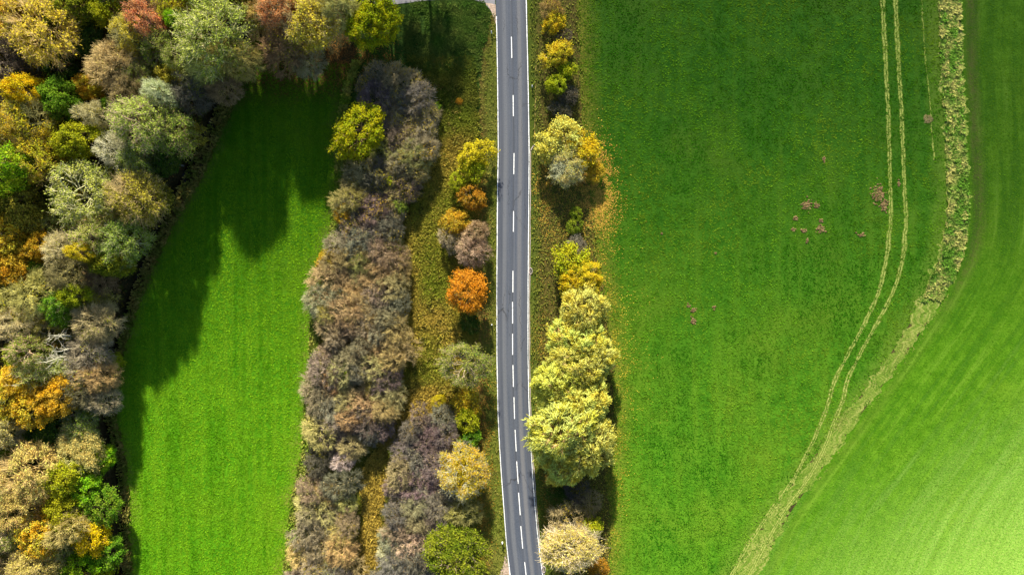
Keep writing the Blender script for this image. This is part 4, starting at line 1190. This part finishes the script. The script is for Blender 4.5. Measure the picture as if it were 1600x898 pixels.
def field_pts(n, y0, y1, xl, xr, dens=None):
    py = rb.uniform(y0, y1, n)
    L, R = xl(py), xr(py)
    wmax = np.max(R - L)
    px = L + rb.uniform(0, 1, n) * wmax
    ok = px < R
    px, py = px[ok], py[ok]
    if dens is not None:
        k = rb.uniform(0, 1, len(px)) < dens(px, py)
        px, py = px[k], py[k]
    return px, py
def vnoise(x, y, s, seed=0):
    g = np.random.default_rng(seed).uniform(0, 1, (64, 64))
    x, y = x / s, y / s
    i, j = np.floor(x).astype(int), np.floor(y).astype(int)
    fx, fy = x - i, y - j
    fx, fy = fx * fx * (3 - 2 * fx), fy * fy * (3 - 2 * fy)
    h = lambda a, b: g[a % 64, b % 64]
    return (h(i, j) * (1 - fx) + h(i + 1, j) * fx) * (1 - fy) + (h(i, j + 1) * (1 - fx) + h(i + 1, j + 1) * fx) * fy
def W2(px, py): return np.stack([gx(px), gy(py)], 1)
def mixc(a, b, t): return np.array(a)[None] * (1 - t[:, None]) + np.array(b)[None] * t[:, None]

# golden-green tussocks of the rough grass
gl = curve([(90, 640), (140, 670), (200, 672), (260, 664), (300, 646), (380, 628), (450, 634), (560, 622), (640, 608), (690, 596), (740, 560), (800, 574), (898, 552)])
gr = curve([(90, 742), (200, 748), (300, 735), (380, 718), (450, 722), (560, 716), (640, 700), (690, 622), (740, 606), (800, 596), (898, 588)])
px, py = field_pts(13000, 90, 900, gl, gr, lambda x, y: np.clip(0.3 + 1.4 * (vnoise(x * 1.6, y, 9, 1) - 0.2), 0, 1))
t = np.clip((vnoise(px, py, 45, 2) - 0.3) * 1.8 + 0.2 + (py - 360) / 600 + rb.normal(0, 0.18, len(px)), 0, 1)
c = mixc((0.17, 0.20, 0.018), (0.37, 0.26, 0.045), np.minimum(t, 0.95))
top = np.clip((235 - py + 60 * (vnoise(px, py, 30, 3) - 0.5)) / 70, 0, 1)
c = c * (1 - top[:, None]) + mixc((0.06, 0.095, 0.010), (0.14, 0.14, 0.02), vnoise(px, py, 14, 4)) * top[:, None]
c = c * rb.uniform(0.75, 1.25, (len(px), 1))
blades('grass_tussocks', W2(px, py), c, 0.70, 0.10, 1.0, per=15, jit=0.24)
# the dark grass near the side road
px, py = field_pts(9000, 4, 110, curve([(0, 630), (110, 640)], 1), curve([(0, 755), (30, 764), (110, 750)], 1), lambda x, y: np.clip(1.6 * (vnoise(x, y, 12, 5) - 0.15), 0, 1))
blades('tall_dark_grass', W2(px, py), mixc((0.04, 0.10, 0.012), (0.10, 0.13, 0.025), vnoise(px, py, 10, 6)), 0.6, 0.10, 0.9, per=7, jit=0.2)
# weeds and straw of the field strip
px, py = field_pts(15000, -60, 470, off(strip_l, -1), strip_r, lambda x, y: np.clip(1.9 * (vnoise(x * 1.3, y, 6, 7) - 0.22), 0, 1))
c = mixc((0.09, 0.20, 0.02), (0.38, 0.36, 0.10), np.clip((vnoise(px * 2.2, py, 12, 8) * 0.6 + vnoise(px, py, 4, 41) * 0.4 - 0.38) * 3.4, 0, 1))
blades('strip_weeds', W2(px, py), c, 0.62, 0.18, 0.5, per=3)
px, py = field_pts(9000, 420, 960, off(strip_l, -10), off(strip_r, 9), lambda x, y: np.clip(1.2 * (vnoise(x, y, 8, 9) - 0.3), 0, 1))
blades('strip_stubble', W2(px, py), mixc((0.07, 0.18, 0.010), (0.30, 0.31, 0.07), np.clip((vnoise((px - strip_l(py)) * 4, py * 0.3, 14, 10) - 0.38) * 1.9, 0, 1)), 0.26, 0.2, 0.3, per=2)

# grass tufts that give the swards their relief
px, py = field_pts(60000, 100, 960, off(mead_l, 4), off(mead_r, -3))
light_ramp = np.clip((py - 60) / 560, 0, 1)[:, None]  # painted light: tuft colour gets darker towards the top of the meadow
blades('meadow_tufts', W2(px, py), mixc((0.056, 0.185, 0.003), (0.140, 0.298, 0.008), np.clip((vnoise(px * 2.2, py * 0.08, 14, 11) * 0.75 + vnoise(px * 1.2, py * 0.5, 24, 40) * 0.35 + vnoise(px, py, 6, 12) * 0.3 - 0.25) * 1.8, 0, 1)) * (0.5 + 0.5 * light_ramp), 0.30, 0.24, 0.30, per=2)
px, py = field_pts(80000, -40, 960, field_l, strip_l, lambda x, y: np.clip(0.45 + 1.0 * (vnoise(x, y, 10, 13) - 0.2), 0, 1))
light_ramp = np.clip((py - 20) / 800, 0, 1)[:, None]  # same painted brightness falloff as on the field sheet below the tufts
q = vnoise(px, py, 70, 14) * 0.45 + vnoise(px * 2.2, py * 0.8, 26, 36) * 0.35 + vnoise(px, py, 9, 15) * 0.25
q = np.clip((q - 0.36) * 3.0, 0, 1)
c = mixc((0.028, 0.122, 0.004), (0.094, 0.228, 0.010), q)
y2 = np.clip((vnoise(px + 300, py, 55, 37) * 0.7 + vnoise(px, py, 11, 38) * 0.3 - 0.52) * 3.5, 0, 1)
edge = np.clip(1 - (px - field_l(py)) / (30 + 60 * vnoise(px, py, 40, 39) * np.clip((py - 200) / 300, 0.2, 1)), 0, 1)
y2 = np.maximum(y2 * 0.55, edge * 0.65)[:, None]
c = c * (1 - y2) + np.array([[0.15, 0.235, 0.014]]) * y2
blades('field_tufts', W2(px, py), c * (0.50 + 0.58 * light_ramp ** 0.75), 0.30, 0.24, 0.35, per=2)
px, py = field_pts(60000, -40, 960, off(strip_r, 4), const(1660))  # painted dimming of the shoots up the far field
light_ramp = np.clip((py - 160) / 400, 0, 1)[:, None]
blades('crop_shoots', W2(px, py), (lambda th: mixc((0.052, 0.155, 0.004), (0.108, 0.235, 0.010), np.clip(vnoise((px - strip_r(py)) * 2.5, py * 0.3, 16, 34) * 0.6 + vnoise(px, py, 6, 35) * 0.5 - 0.05, 0, 1)) * (0.5 + 0.5 * light_ramp) * (1 - th) + np.array([[0.28, 0.45, 0.07]]) * th)(np.clip(((px - strip_r(py)) * 0.09 + (py - 449) * 0.077 + 34 * (vnoise(px, py, 40, 42) - 0.5) - 22) / 66, 0, 0.85)[:, None]), 0.24, 0.24, 0.2, per=1)  # pale corner mixes sparse crop with a painted glow
px, py = field_pts(4000, 96, 960, off(mead_r, -6), off(mead_r, 6))
blades('edge_grass', W2(px, py), mixc((0.12, 0.22, 0.012), (0.30, 0.28, 0.06), vnoise(px, py, 8, 16)), 0.7, 0.2, 0.9, per=3)
px, py = field_pts(4500, 100, 960, off(ditch, 4), off(mead_l, 8))
blades('ditch_bank_grass', W2(px, py), mixc((0.09, 0.13, 0.015), (0.24, 0.19, 0.05), vnoise(px, py, 9, 17)), 0.7, 0.18, 0.9, per=3)
px, py = field_pts(6000, 20, 960, curve([(0, 748), (300, 750), (898, 756)]), off(road_l, -1))
blades('verge_tufts', W2(px, py), mixc((0.09, 0.12, 0.014), (0.21, 0.19, 0.04), vnoise(px, py, 8, 18)), 0.35, 0.2, 0.8, per=2)
px, py = field_pts(11000, -40, 960, off(road_r, 4), off(field_l, 4))
blades('bank_tufts', W2(px, py), mixc((0.06, 0.10, 0.010), (0.17, 0.17, 0.028), np.clip(vnoise(px, py, 25, 19) * 0.7 + vnoise(px, py, 6, 20) * 0.4, 0, 1)), 0.45, 0.2, 0.8, per=2)

# fallen leaves
def litter(name, cx, cy, sx, sy, n, c1, c2, size=0.30):
    p = np.stack([rb.normal(cx, sx, n), rb.normal(cy, sy, n)], 1)
    road_hit = (p[:, 0] > road_l(p[:, 1]) + 1) & (p[:, 0] < road_r(p[:, 1]) + 2.5)
    p = p[~road_hit]
    p = p[rb.uniform(0, 1, len(p)) < np.clip((vnoise(p[:, 0], p[:, 1], 7, 50) * 0.6 + vnoise(p[:, 0], p[:, 1], 24, 51) * 0.4 - 0.30) * 3.2, 0.04, 1)]
    return W2(p[:, 0], p[:, 1]), mixc(c1, c2, rb.uniform(0, 1, len(p)))
LIT = [litter('', 926, 292, 17, 33, 9500, (0.50, 0.25, 0.06), (0.62, 0.40, 0.06)), litter('', 925, 330, 24, 42, 3000, (0.45, 0.26, 0.04), (0.55, 0.42, 0.05)), litter('', 856, 290, 12, 40, 3000, (0.38, 0.19, 0.04), (0.55, 0.38, 0.05)),
 litter('', 868, 350, 16, 40, 1000, (0.38, 0.22, 0.04), (0.5, 0.36, 0.05)), litter('', 958, 590, 16, 75, 3000, (0.45, 0.36, 0.03), (0.6, 0.5, 0.05)), litter('', 955, 740, 12, 80, 1800, (0.40, 0.30, 0.03), (0.55, 0.45, 0.05)),
 litter('', 846, 560, 9, 80, 1400, (0.35, 0.20, 0.04), (0.5, 0.38, 0.05)), litter('', 855, 790, 10, 50, 900, (0.34, 0.17, 0.03), (0.5, 0.33, 0.05)), litter('', 935, 440, 14, 60, 1400, (0.42, 0.28, 0.04), (0.55, 0.42, 0.05)),
 litter('', 755, 540, 6, 90, 3200, (0.22, 0.12, 0.04), (0.34, 0.19, 0.05)), litter('', 757, 740, 8, 85, 4200, (0.40, 0.18, 0.03), (0.55, 0.34, 0.04)), litter('', 752, 320, 7, 50, 900, (0.28, 0.14, 0.03), (0.45, 0.25, 0.04)),
 litter('', 540, 95, 45, 22, 3800, (0.17, 0.075, 0.025), (0.32, 0.16, 0.04), ), litter('', 470, 118, 40, 14, 1600, (0.14, 0.06, 0.02), (0.26, 0.13, 0.04)), litter('', 985, 560, 26, 120, 900, (0.40, 0.34, 0.03), (0.52, 0.46, 0.05))]
P = np.concatenate([a for a, _ in LIT]); Cc = np.concatenate([b for _, b in LIT])
blades('fallen_leaves', P, Cc * 0.85, 0.20, 0.8, 0, per=1, flat=True)
px, py = field_pts(16000, -20, 910, const(-20), off(ditch, -8))
blades('woodland_litter', W2(px, py), mixc((0.10, 0.055, 0.02), (0.25, 0.15, 0.04), rb.uniform(0, 1, len(px))), 0.34, 0.8, 0, per=1, flat=True)
px, py = field_pts(9000, -20, 910, const(-20), off(ditch, -4), lambda x, y: np.clip(2 * (vnoise(x, y, 18, 25) - 0.3), 0, 1))
blades('woodland_undergrowth', W2(px, py), mixc((0.04, 0.07, 0.010), (0.13, 0.12, 0.02), vnoise(px, py, 20, 26)), 0.9, 0.22, 0.8, per=3)
px, py = field_pts(8000, 90, 940, const(440), const(720), lambda x, y: (x > mead_r(y) - 2) * np.clip(1.8 * (vnoise(x, y, 10, 27) - 0.3), 0, 1))
blades('thicket_undergrowth', W2(px, py), mixc((0.07, 0.085, 0.012), (0.20, 0.15, 0.035), vnoise(px, py, 16, 28)), 0.8, 0.2, 0.8, per=3)
